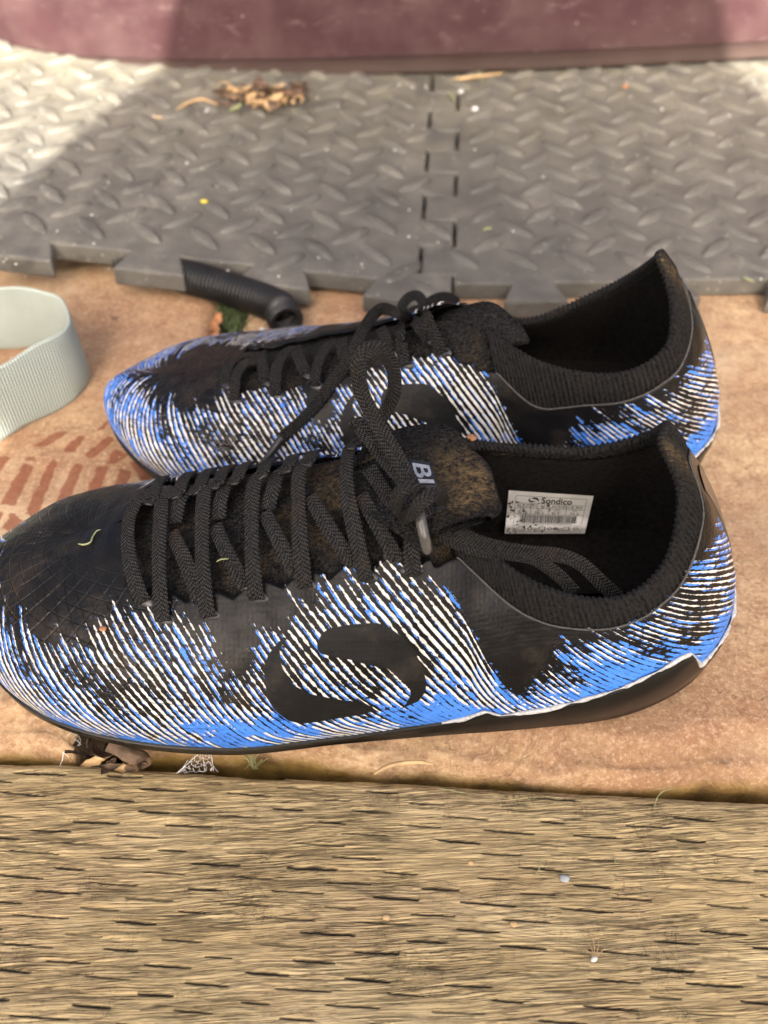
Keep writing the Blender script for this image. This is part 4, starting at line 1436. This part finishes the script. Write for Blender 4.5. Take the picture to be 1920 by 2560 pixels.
# ------------------------------------------------------------------ laces of the far boot
lf = empty("shoelace", tuple(aty(1050, 785, .345)))
tag(lf, "black ribbed lace with a long loose end across the rear boot", "shoelace", "laces of the two boots")


def far_run(pts, lift=.0012, wdt=.0050, end_in=True, fu=None):
    P, Nn = lace_on(FAR, BF, pts, lift, fu, end_in)
    if len(P) > 2: ribbon("lace_run", P, Nn, wdt, LT, MAT["lace_far"], lf)


far_run([(655, 893), (622, 897), (590, 908), (572, 930), (563, 955)], .0012)
far_run([(650, 908), (620, 917), (600, 940), (592, 965), (587, 997)], .0016)
far_run([(656, 890), (659, 912), (664, 950)], .0020)
far_run([(735, 878), (715, 898), (697, 935), (690, 984)], .0022)
far_run([(742, 876), (750, 900), (764, 931)], .0016)
far_run([(848, 862), (825, 880), (803, 915), (788, 960)], .0022)
far_run([(858, 855), (860, 875), (864, 902)], .0016)
far_run([(955, 828), (964, 845), (980, 878)], .0016)
far_run([(1012, 800), (1008, 835), (1010, 866), (1014, 908)], .0022)
far_run([(1029, 797), (1047, 815), (1071, 846)], .0018)
far_run([(1055, 787), (1072, 800), (1086, 830), (1105, 878)], .0026)


def fp(px, py, lift):
    h = hit(BF, px, py)
    if h is None:
        return aty(px, py, .350)
    return h[0] + h[1] * lift


yk = float(fp(1040, 800, 0)[1])
free("bow_loop", [(1040, 795, yk - .004), (1012, 782, yk - .002), (1006, 765, yk + .002), (1022, 744, yk + .006), (1046, 740, yk + .006), (1060, 765, yk + .001), (1064, 795, yk - .004)], cen=(1034, 770, yk + .01), root=lf, mat=MAT["lace_far"], wdt=.0050)
free("bow_loop", [(1050, 785, yk - .003), (1066, 762, yk + .003), (1092, 746, yk + .010), (1122, 744, yk + .014), (1140, 758, yk + .014), (1120, 772, yk + .008), (1080, 785, yk)], cen=(1100, 762, yk + .02), root=lf, mat=MAT["lace_far"], wdt=.0050)
free("knot_wrap", [(1022, 800, yk - .002), (1032, 778, yk - .006), (1056, 776, yk - .006), (1066, 792, yk - .002)], root=lf, mat=MAT["lace_far"], wdt=.0046, thk=.0028)
tailp = [(1046, 782), (1000, 786), (960, 806), (915, 850), (880, 902), (838, 955), (772, 1036), (706, 1094)]
P = [fp(x, y, l_) for (x, y), l_ in zip(tailp, [.006, .007, .006, .005, .003, .002, .0018, .0018])]
ribbon("lace_tail", P, [TOCAM(p) for p in P], .0050, LT, MAT["lace_far"], lf)
pa = catmull([fp(708, 1092, .002), fp(680, 1128, .0022), fp(650, 1162, .0022)], 16)
v_, f_ = tube(pa, np.interp(np.linspace(0, 1, 16), [0, .1, 1], [.0022, .0019, .0014]), 10)
mesh("aglet", v_, f_, MAT["hose"], lf)

# ------------------------------------------------------------------ tongue of the far boot (folded over)
FU = [(1128, 796, .3640), (1168, 766, .3620), (1210, 754, .3560), (1240, 762, .3500), (1275, 790, .3440), (1306, 822, .3380), (1322, 852, .3330)]
FL = [(1040, 812, .3640), (1042, 818, .3600), (1048, 828, .3550), (1062, 845, .3490), (1090, 868, .3420), (1140, 892, .3340), (1205, 912, .3265)]
fu_ = catmull([aty(*p) for p in FU], 50); fl_ = catmull([aty(*p) for p in FL], 50)
F0 = np.stack([fl_ * (1 - k) + fu_ * k + np.array([0, 0, .0035 * math.sin(math.pi * k)]) for k in np.linspace(0, 1, 22)], 1)
nF = np.cross(np.gradient(F0, axis=0), np.gradient(F0, axis=1)); nF /= np.linalg.norm(nF, axis=2)[..., None]
if nF[25, 11] @ (CAMP - F0[25, 11]) < 0: nF = -nF
eF = F0[:, -1] - F0[:, -2]; eF /= np.linalg.norm(eF, axis=1)[:, None]
rollF = [F0[:, -1] + nF[:, -1] * (.0012 * math.cos(a) - .0012) + eF * .0012 * math.sin(a) for a in np.linspace(.3, math.pi, 7)]
undF = [F0[:, -1 - j] - nF[:, -1 - j] * .0024 for j in range(0, 22, 3)]
GF = np.concatenate([F0 + nF * (.0002 * np.cos(np.linspace(0, 50, 50) * 3.1))[:, None, None], np.stack(rollF, 1), np.stack(undF, 1)], 1)
grid("tongue", GF, MAT["knit_mud"], boot_f, attrs={"mud": np.zeros(GF.shape[:2])})
# ------------------------------------------------------------------ size label inside the near boot
BL_ = NEAR.bvh(-4.2, 12.2, 16.6, .2, .99)[0]
GL = sheet([(1272, 1226), (1484, 1240), (1462, 1334), (1262, 1334)], BL_, 16, 10, .0004, .275)
lab = grid("size_label", GL, MAT["label"], boot_n)
tag(lab, "white printed size label with barcode inside the collar")
ink = []


def rect(s0, t0, s1, t1, n=1):
    ss = np.linspace(s0, s1, 9)
    v = np.concatenate([np.stack([ss, np.full(9, t0)], -1), np.stack([ss, np.full(9, t1)], -1)])
    return (on_sheet(GL, v[:, 0], v[:, 1], .00035), [[i, i + 1, 10 + i, 9 + i] for i in range(8)])


def words(body, s0, t0, s1, t1, bold=0):
    v, f = text2d(body)
    mx = v.max(0)
    q = np.stack([s0 + (s1 - s0) * v[:, 0] / mx[0], t1 - (t1 - t0) * v[:, 1] / mx[1]], -1)
    for dx, dy in ([(0, 0), (.004, 0), (0, .012), (.004, .012)] if bold else [(0, 0)]):
        ink.append((on_sheet(GL, q[:, 0] + dx, q[:, 1] + dy, .00035 + .00002 * (dx + dy)), f))


lw = .006
for t in (.10, .27, .385, .525, .80, .955): ink.append(rect(.09, t, .93, t + lw * 1.3))
for s in (.09, .93): ink.append(rect(s, .10, s + lw * .7, .96))
for s in (.285, .50, .71): ink.append(rect(s, .385 - .11, s + lw * .7, .525))
words("Sondico", .40, .115, .76, .255, 1)
words("BLAZE FG 44.BLACK/BLUE.903", .12, .295, .90, .365)
for k, (a_, b_) in enumerate([("UK", "5.5"), ("EU", "38.5"), ("US", "6Y"), ("CM", "24.5")]):
    c0 = (.19, .39, .60, .815)[k]
    words(a_, c0 - .03, .405 - .11 + .105, c0 + .03, .44)
    words(b_, c0 - .055, .455, c0 + .055, .52)
# emblem: two interlocking hooks
for pl in (_l1, _l2):
    q = np.array(pl, float); q = np.stack([.245 + .125 * (q[:, 0] - 135) / 1340, .125 + .125 * (q[:, 1] - 120) / 820], -1)
    ink.append((on_sheet(GL, q[:, 0], q[:, 1], .00035), [list(range(len(q)))]))
s = .17; rr = random.Random(4)
while s < .86:
    wd = rr.choice([.004, .004, .008, .012])
    ink.append(rect(s, .55, s + wd, .74)); s += wd + rr.choice([.004, .005, .008])
s = .18
while s < .80:
    ink.append(rect(s, .752, s + .012, .775)); s += .022
def line(p0, p1, w_=.006):
    p0, p1 = np.array(p0), np.array(p1); d = p1 - p0; n_ = np.array([-d[1] * 2.0, d[0] * .5]); n_ /= np.linalg.norm(n_) + 1e-9; n_ *= w_
    q = np.array([p0 - n_, p1 - n_, p1 + n_, p0 + n_]); ink.append((on_sheet(GL, q[:, 0], q[:, 1], .00035), [[0, 1, 2, 3]]))
for sx in (.11, .36, .66):
    pts = [(sx, .92), (sx, .885), (sx + .05, .86), (sx + .07, .835), (sx + .13, .835), (sx + .13, .92), (sx, .92)]
    for a_, b_ in zip(pts[:-1], pts[1:]): line(a_, b_, .005)
for sx in (.275, .52, .845):
    pts = [(sx, .875), (sx + .03, .83), (sx + .06, .875), (sx + .03, .925), (sx, .875)]
    for a_, b_ in zip(pts[:-1], pts[1:]): line(a_, b_, .005)
for k in range(6): line((.60 + k * .009, .84), (.60 + k * .009, .91), .003)
v, f = join_parts(ink)
mesh("label_print", v, f, MAT["ink"], lab, smooth=False)
# grime stuck on the label
gr = []
rr = np.random.RandomState(5)
for k in range(90):
    s0 = .02 + .55 * rr.rand() ** 1.8; t0 = .25 + .75 * rr.rand()
    r0 = .004 + .012 * rr.rand() ** 2; n = 7
    an = np.linspace(0, 2 * np.pi, n, endpoint=False) + rr.rand(); rad = r0 * (.5 + rr.rand(n))
    gr.append((on_sheet(GL, np.clip(s0 + rad * np.cos(an), 0, .99), np.clip(t0 + 1.8 * rad * np.sin(an), 0, .99), .0006), [list(range(n))]))
v, f = join_parts(gr)
o = mesh("label_grime", v, f, MAT["grime"], lab, smooth=False)
tag(o, kind="stuff")

# ================================================================== small things lying about
def flat_leaf(c, L, W, yaw, curl, tilt, n=9, m=5, roll=0.0):
    """one dead leaf: pointed outline, curled across and along"""
    s = np.linspace(-1, 1, n)[:, None]; t = np.linspace(-1, 1, m)[None]
    wd = W * (1 - s ** 2) ** .7 * (1 + .2 * np.sin(s * 9)) + .0001
    x = s * L + 0 * t; y = t * wd
    z = curl * L * (t ** 2) * .9 + tilt * L * s ** 2 + .05 * L * np.sin(s * 7 + t * 3)
    P = np.stack([x, y, z], -1)
    ca, sa = math.cos(yaw), math.sin(yaw); cr, sr = math.cos(roll), math.sin(roll)
    P = np.stack([P[..., 0], P[..., 1] * cr - P[..., 2] * sr, P[..., 1] * sr + P[..., 2] * cr], -1)
    P = np.stack([P[..., 0] * ca - P[..., 1] * sa, P[..., 0] * sa + P[..., 1] * ca, P[..., 2]], -1)
    return P + np.asarray(c)


def strand(name, pts, r, mat, label, cat, group=None, n=22, parent=None):
    p = catmull(pts, n)
    v_, f_ = tube(p, r * np.interp(np.linspace(0, 1, n), [0, .15, .8, 1], [.6, 1, .9, .25]), 6)
    if parent is not None:
        return mesh(name, v_, f_, mat, parent)
    o = mesh(name, v_, f_, mat, origin=p[0])
    tag(o, label, cat, group)
    return o


def pebble(name, c, r, mat, label, cat, sq=.6, group=None, seed=0):
    rs = np.random.RandomState(seed)
    n, m = 12, 7
    th = np.linspace(0, np.pi, m)[:, None]; ph_ = np.linspace(0, 2 * np.pi, n, endpoint=False)[None]
    k = 1 + .25 * (rs.rand(m, n) - .5); k[0] = k[0, 0]; k[-1] = k[-1, 0]
    P = np.stack([np.sin(th) * np.cos(ph_) * k * r * 1.25, np.sin(th) * np.sin(ph_) * k * r, np.cos(th) * k * r * sq + 0 * ph_], -1)
    o = mesh(name, (P + np.asarray(c) + [0, 0, r * sq * .85]).transpose(1, 0, 2).reshape(-1, 3), gridfaces(n, m, True, True), mat, origin=c)
    tag(o, label, cat, group)
    return o


def wood_pt(px, py, up=.0004):
    return atz(px, py, TO[2] + up)


# curled dry leaf at the foot of the joint
def rolled(pts, radii, turns, n=24, q=40, seed=1):
    ax = catmull(pts, n)
    tg_ = np.gradient(ax, axis=0); tg_ /= np.linalg.norm(tg_, axis=1)[:, None]
    s1 = np.cross(tg_, [0.1, .2, 1]); s1 /= np.linalg.norm(s1, axis=1)[:, None]; s2 = np.cross(s1, tg_)
    an = np.linspace(0, 2 * np.pi * turns, q)
    rad = np.interp(np.linspace(0, 1, n), np.linspace(0, 1, len(radii)), radii)
    I, A = np.meshgrid(np.arange(n), an, indexing='ij')
    rr_ = rad[:, None] * (1 - .30 * np.linspace(0, 1, q))[None] * (.82 + .36 * fbm(I / 5., A * 1.3, seed, 3))
    return ax[:, None] + s1[:, None] * (rr_ * np.cos(A))[..., None] + s2[:, None] * (rr_ * np.sin(A))[..., None]


a0 = atz(258, 1862, -.001)
cl = empty("curled_leaf", tuple(a0 - [0, 0, .006]))
tag(cl, "brown dry leaf rolled into a tube in the gap below the front boot's toe", "dry leaf")
tc = (CAMP - a0) / np.linalg.norm(CAMP - a0)
grid("leaf_blade", rolled([a0 - tc * .008 + [.001, 0, 0], a0 - tc * .003, a0 + tc * .001], [.0038, .0056, .0062], 1.15, seed=4), MAT["leaf"], cl)
b0 = atz(290, 1872, -.002); b1 = atz(352, 1898, -.0045)
grid("leaf_blade", rolled([b0 + [-.002, .002, 0], (b0 + b1) / 2, b1, b1 + [.0015, -.002, 0]], [.0036, .0034, .0032, .0034], 1.3, seed=9), MAT["leaf"], cl)
for k, (px, py, L_, yw) in enumerate([(236, 1905, .005, .4), (300, 1922, .007, -.1), (330, 1920, .006, .2), (270, 1918, .004, 1.0)]):
    grid("leaf_scrap", flat_leaf(atz(px, py, -.0095), L_, .0016, yw, .3, .2, roll=.4), MAT["leaf"] if k % 2 else MAT["straw"], cl)

# cobweb between slab and beam
rs = np.random.RandomState(12)
tri = [np.array(p, float) for p in ((438, 1934), (500, 1876), (530, 1872), (534, 1928))]
pts = []
while len(pts) < 80:
    s, t = rs.rand(2)
    p = (tri[0] * (1 - s) + tri[1] * s) * (1 - t) + (tri[3] * (1 - s) + tri[2] * s) * t
    if all(np.hypot(*(p - k)) > 4.6 for k in pts): pts.append(p)
    elif rs.rand() < .02: pts.append(p)
pts3 = [aty(p[0], p[1], .1905 - .0050 * (p[1] - 1872) / 60 + .0012 * (rs.rand() - .5)) for p in pts]
segs = set()
for i, p in enumerate(pts):
    dd = sorted((np.hypot(*(p - k)), j) for j, k in enumerate(pts) if j != i)
    for d, j in dd[:3]: segs.add((min(i, j), max(i, j)))
prt = []
for i, j in segs:
    mid = (pts3[i] + pts3[j]) / 2 + np.array([0, 0, -.0005])
    prt.append(tube(catmull([pts3[i], mid, pts3[j]], 6), (.00003 + .00006 * rs.rand()), 4))
for x0, y0, x1, y1 in [(440, 1934, 505, 1876), (446, 1932, 470, 1900), (534, 1928, 526, 1872), (505, 1876, 512, 1930), (420, 1940, 445, 1930), (545, 1930, 533, 1915)]:
    A = aty(x0, y0, .186); B = aty(x1, y1, .1895)
    prt.append(tube(catmull([A, (A + B) / 2 + [0, 0, -.0004], B], 8), .00010, 5))
v_, f_ = join_parts(prt)
o = mesh("cobweb", v_, f_, MAT["silk"], origin=pts3[0]); tag(o, "white cobweb strung between slab edge and timber beam", "cobweb")
prt = []
for k in range(14):
    x0, y0 = 170 + 30 * rs.rand(), 1800 + 70 * rs.rand()
    A = aty(x0, y0, .197); B = aty(x0 + 40 * (rs.rand() - .5), y0 + 40 * rs.rand(), .195)
    prt.append(tube(catmull([A, (A + B) / 2 + [.001, 0, -.0005], B], 6), .00006, 4))
for x0, y0, x1, y1 in [(150, 1915, 158, 1880), (158, 1880, 178, 1905), (140, 1930, 200, 1918)]:
    prt.append(tube(np.array([aty(x0, y0, .187), aty((x0 + x1) / 2 + 3, (y0 + y1) / 2, .188), aty(x1, y1, .189)]), .00012, 4))
v_, f_ = join_parts(prt)
o = mesh("cobweb", v_, f_, MAT["silk"], origin=aty(170, 1850, .195)); tag(o, "thin cobweb threads on the slab left of the rolled leaf", "cobweb")

strand("straw_stalk", [atz(935, 1935, -.007), atz(965, 1918, -.0045), atz(1000, 1908, -.003), atz(1050, 1905, -.003), atz(1085, 1912, -.0045)], .0009, MAT["straw"], "pale straw stalk lying along the chipped slab edge", "straw")
strand("straw_stalk", [atz(375, 293, .0215), atz(420, 292, .022), atz(462, 262, .023), atz(505, 248, .024), atz(545, 262, .023)], .0011, MAT["straw"], "long tan straw beside the dead leaves on the left mat", "straw")
strand("straw_stalk", [atz(1128, 200, .0135), atz(1180, 193, .0145), atz(1262, 182, .014)], .0012, MAT["straw"], "short straw lying against the foot of the tub", "straw")
strand("green_stem", [atz(1195, 168, .014), atz(1198, 185, .0145), atz(1206, 206, .013)], .0009, MAT["grass"], "green grass blade leaning on the tub's foot", "grass")
strand("green_stem", [atz(1138, 252, .0135), atz(1130, 240, .0145), atz(1122, 232, .0135)], .0008, MAT["grass"], "tiny green blade on the mats near the white pebble", "grass")
strand("green_stem", [atz(1858, 692, .0135), atz(1870, 698, .0140), atz(1888, 706, .0135)], .0006, MAT["grass"], "thin pale green blade on the right mat's front edge", "grass")
strand("green_stem", [atz(1208, 575, .0135), atz(1222, 570, .0145), atz(1232, 572, .0135)], .0008, MAT["grass"], "pale green scrap on the right mat beside the seam", "grass")


def boot_pt(px, py, off=.0006):
    h = hit(BN, px, py)
    return h[0] + h[1] * off


strand("grass_strand", [boot_pt(197, 1362), boot_pt(212, 1364), boot_pt(228, 1358), boot_pt(234, 1344), boot_pt(244, 1330), boot_pt(254, 1327)], .0004, MAT["grass"], "curly pale green strand lying on the front boot's toe", "grass strand")
strand("grass_strand", [boot_pt(553, 1412, .004), boot_pt(566, 1408, .005), boot_pt(584, 1404, .004)], .0003, MAT["grass"], "short green fibre caught among the front boot's laces", "grass strand")
for k, (pp, lb) in enumerate([([(1090, 1970), (1130, 1976), (1155, 1982), (1172, 1976)], "curved green filament on the beam's back edge, centre"), ([(1634, 2024), (1640, 2002), (1650, 1985), (1668, 1974), (1690, 1972)], "bent green filament on the beam's back edge, right"),
                              ([(1332, 2192), (1348, 2172), (1352, 2146)], "fine green filament standing near the grey pebble"), ([(1536, 2160), (1538, 2148), (1538, 2140)], "tiny green sprig on the beam right of the grey pebble")]):
    h_ = [.0004, .0012, .0015, .0010, .0004][:len(pp)]
    strand("grass_filament", [wood_pt(x, y, a_) for (x, y), a_ in zip(pp, h_)], .00018, MAT["grass"], lb, "grass filament")
# seed fluff
sf = empty("seed_fluff", tuple(wood_pt(1485, 2400)))
tag(sf, "tiny white seed with fine hairs on the timber beam, lower right", "seed")
c0 = wood_pt(1485, 2398, .0008)
v_, f_ = tube(catmull([c0 + [-.0010, -.0006, 0], c0, c0 + [.0012, .0004, .0002]], 8), [.0004, .0007, .0008, .0009, .0009, .0008, .0006, .0002], 7)
mesh("seed_grain", v_, f_, MAT["pebble"], sf)
for ang, ln in [(1.9, .0055), (1.55, .008), (1.2, .006), (.7, .004), (2.4, .004)]:
    e_ = c0 + np.array([math.cos(ang) * ln, math.sin(ang) * ln, .0012])
    v_, f_ = tube(catmull([c0, (c0 + e_) / 2 + [.0004, 0, .0008], e_], 8), .00013, 4)
    mesh("seed_hair", v_, f_, MAT["straw"], sf)
pebble("pebble", wood_pt(1411, 2198, 0), .0015, MAT["pebble_grey"], "small grey pebble lying on the timber beam", "pebble", .5, seed=1)
pebble("seed_husk", wood_pt(966, 2295, 0), .0012, MAT["straw"], "pale round husk on the timber beam, left of centre slits", "seed husk", .7, seed=2)
pebble("seed_husk", wood_pt(1284, 2312, 0), .0011, MAT["straw"], "pale round husk on the timber beam below the grey pebble", "seed husk", .7, seed=3)
pebble("seed_husk", wood_pt(1177, 2157, 0), .0009, MAT["straw"], "pale flat husk on the timber beam above the grey pebble", "seed husk", .5, seed=4)
pebble("pebble", atz(1187, 277, .0125), .0021, MAT["pebble"], "round white pebble on the mats right of the seam", "pebble", .8, seed=5)
pebble("pebble", atz(657, 829, 0), .0016, MAT["pebble"], "small white pebble on the slab below the hose", "pebble", .8, seed=6)
pebble("petal", atz(510, 505, .021), .0019, MAT["yellow"], "bright yellow petal on the left mat", "petal", .35, seed=7)
pebble("pebble", atz(1152, 232, .0125), .0016, MAT["pebble"], "small white grain on the mats behind the round pebble", "pebble", .8, seed=8)
pebble("orange_flake", atz(1562, 218, .014), .0022, MAT["rust"], "orange flake on the right mat near the tub", "flake", .4, seed=9)
pebble("seed_husk", boot_pt(258, 1573, .0) , .0011, MAT["rust"], "orange seed husk stuck to the front boot's toe stripes", "seed husk", .4, seed=10)
pebble("seed_husk", NEAR.at(np.array(15.35), np.array(.99), np.array(1.6)), .0016, MAT["rust"], "reddish husk stuck on the front boot's inner collar", "seed husk", .7, seed=11)

# dead leaves heaped against the tub
hp = empty("leaf_litter", tuple(atz(650, 245, .022)))
tag(hp, "heap of crumpled brown leaves on the left mat against the tub", "dead leaves")
rs = np.random.RandomState(3)
for k in range(95):
    px = 645 + 58 * rs.randn(); py = 238 + 15 * rs.randn()
    if not (535 < px < 780 and 195 < py < 285): continue
    big = rs.rand() ** 2
    g_ = flat_leaf(atz(px, py, .0230 + .006 * rs.rand() * math.exp(-((px - 660) / 60) ** 2)), .0025 + .0075 * big, .0008 + .0028 * big, rs.rand() * 6.3, .9 * (rs.rand() - .3), .8 * (rs.rand() - .4), roll=rs.randn() * .9)
    grid("dead_leaf", g_, [MAT["leaf_red"], MAT["leaf"], MAT["leaf_red"], MAT["straw"]][rs.randint(4)], hp)
for k in range(9):
    c0 = atz(560 + 190 * rs.rand(), 215 + 60 * rs.rand(), .0240); aa_ = rs.rand() * 3.1
    strand("dry_stem", [c0, c0 + [.005 * math.cos(aa_), .005 * math.sin(aa_), .0015], c0 + [.011 * math.cos(aa_ + .3), .011 * math.sin(aa_ + .3), .0]], .0005, MAT["straw"], None, None, parent=hp, n=8)
grid("green_leaf", flat_leaf(atz(590, 275, .024), .006, .0018, .9, .3, .2), MAT["grass"], hp)

# weeds and chips in the joint
ms = empty("moss_clump", tuple(atz(585, 800, -.006)))
tag(ms, "clump of green moss and weed in the joint under the hose end", "moss")
prt = []
for k in range(150):
    c0 = atz(583 + 22 * rs.randn(), 805 + 26 * rs.randn(), -.006)
    dx, dy = rs.randn(2) * .003
    prt.append(tube(catmull([c0, c0 + [dx * .4, dy * .4, .003], c0 + [dx, dy, .004 + .004 * rs.rand()]], 5), [.0006, .0008, .0007, .0005, .0002], 4))
v_, f_ = join_parts(prt)
o = mesh("moss_shoots", v_, f_, MAT["moss"], ms); tag(o, kind="stuff")
for k, (px, py, L_, yw) in enumerate([(540, 812, .009, 1.4), (536, 832, .008, 1.7), (552, 850, .007, .2)]):
    g_ = flat_leaf(atz(px, py, .001), L_, .0028, yw, .2, .1)
    o = grid("orange_flake", g_, MAT["rust"], None)
    tag(o, ["orange flake standing on the slab edge by the moss", "orange flake between the moss and the rear boot", "red flake touching the rear boot's toe"][k], "flake")
wd = empty("weed_tuft", tuple(aty(635, 1915, .190)))
tag(wd, "small pale weed growing from the gap right of the cobweb", "weed")
prt = []
for k in range(14):
    c0 = aty(636 + 8 * rs.randn(), 1925, .1895)
    tp = aty(632 + 12 * rs.randn(), 1880 + 25 * rs.rand(), .1905)
    prt.append(tube(catmull([c0, (c0 + tp) / 2 + rs.randn(3) * .0006, tp], 6), .00016, 4))
v_, f_ = join_parts(prt)
o = mesh("weed_shoots", v_, f_, MAT["grass"], wd); tag(o, kind="stuff")
g2 = empty("weed_tuft", tuple(aty(300, 1925, .187)))
tag(g2, "small green weed under the rolled dry leaf", "weed")
prt = []
for k in range(22):
    c0 = aty(250 + 60 * rs.rand(), 1930, .1875)
    tp = aty(235 + 90 * rs.rand(), 1905 + 18 * rs.rand(), .1885)
    prt.append(tube(catmull([c0, (c0 + tp) / 2 + rs.randn(3) * .0006, tp], 6), .00016, 4))
v_, f_ = join_parts(prt)
o = mesh("weed_shoots", v_, f_, MAT["moss"], g2); tag(o, kind="stuff")

# grit scattered over mats and slabs
prt = []
for k in range(420):
    if k < 300:
        px = 1950 * rs.rand() - 15; py = 190 + 520 * rs.rand() ** 2.0; z0 = .0128 if px > 1110 else float(zl(atz(px, py, .018)[0], .6)) + .0004
    else:
        px = 1950 * rs.rand(); py = 760 + 600 * rs.rand(); z0 = .0006
    c0 = atz(px, py, z0); r0 = (.0003 + .0007 * rs.rand() ** 3) * (1 if k < 300 else .6)
    d_ = np.array([(1, 0, 0), (0, 1, 0), (-1, 0, 0), (0, -1, 0), (0, 0, 1)]) * r0 * (.6 + .8 * rs.rand(5, 1))
    prt.append((c0 + d_, [[0, 1, 4], [1, 2, 4], [2, 3, 4], [3, 0, 4]]))
v_, f_ = join_parts(prt)
o = mesh("grit", v_, f_, MAT["pebble"], smooth=False); tag(o, "pale grit scattered over the mats and slabs", "grit", kind="stuff")

# ------------------------------------------------------------------ photographer kneeling behind the camera (outside the picture; throws the big shadow)
J = [((-.04, -.52, .52), (.245, .125)), ((-.04, -.50, .66), (.245, .115)), ((-.04, -.47, .82), (.19, .115)), ((-.04, -.45, .97), (.17, .105)), ((-.04, -.43, 1.08), (.065, .06)),
     ((-.04, -.405, 1.15), (.055, .055)), ((-.04, -.375, 1.22), (.078, .085)), ((-.04, -.37, 1.32), (.072, .085)),
     ((-.175, -.44, 1.00), .062), ((-.265, -.40, .70), .058), ((-.19, -.17, .56), .038), ((-.115, -.065, .385), .028),
     ((.115, -.44, 1.00), .062), ((.18, -.36, .78), .050), ((.17, -.17, .57), .038), ((.115, -.065, .385), .028),
     ((-.14, -.50, .46), .09), ((-.17, -.36, .085), .06), ((-.16, -.60, .05), .052), ((-.16, -.80, .045), .04),
     ((.06, -.50, .46), .09), ((.10, -.36, .085), .06), ((.09, -.60, .05), .052), ((.09, -.80, .045), .04),
     ((-.095, -.045, .33), .022), ((.095, -.045, .33), .022)]
E = [(0, 1), (1, 2), (2, 3), (3, 4), (4, 5), (5, 6), (6, 7), (3, 8), (8, 9), (9, 10), (10, 11), (3, 12), (12, 13), (13, 14), (14, 15), (0, 16), (16, 17), (17, 18), (18, 19), (0, 20), (20, 21), (21, 22), (22, 23), (11, 24), (15, 25)]
me = bpy.data.meshes.new("person")
me.from_pydata([(j[0][0], j[0][1], j[0][2] * 1.13 - .09) for j in J], E, [])
per = bpy.data.objects.new("person", me); link(per)
sk = per.modifiers.new("skin", 'SKIN'); sk.use_smooth_shade = True
bpy.context.view_layer.update()
sv = me.skin_vertices[0].data
for k, j in enumerate(J):
    sv[k].radius = j[1] if isinstance(j[1], tuple) else (j[1], j[1])
    sv[k].use_root = (k == 0)
md = per.modifiers.new("subd", 'SUBSURF'); md.levels = 2; md.render_levels = 2
me.materials.append(MAT["cloth"])
tag(per, "person in dark clothing kneeling on the ground behind the timber beam", "person")
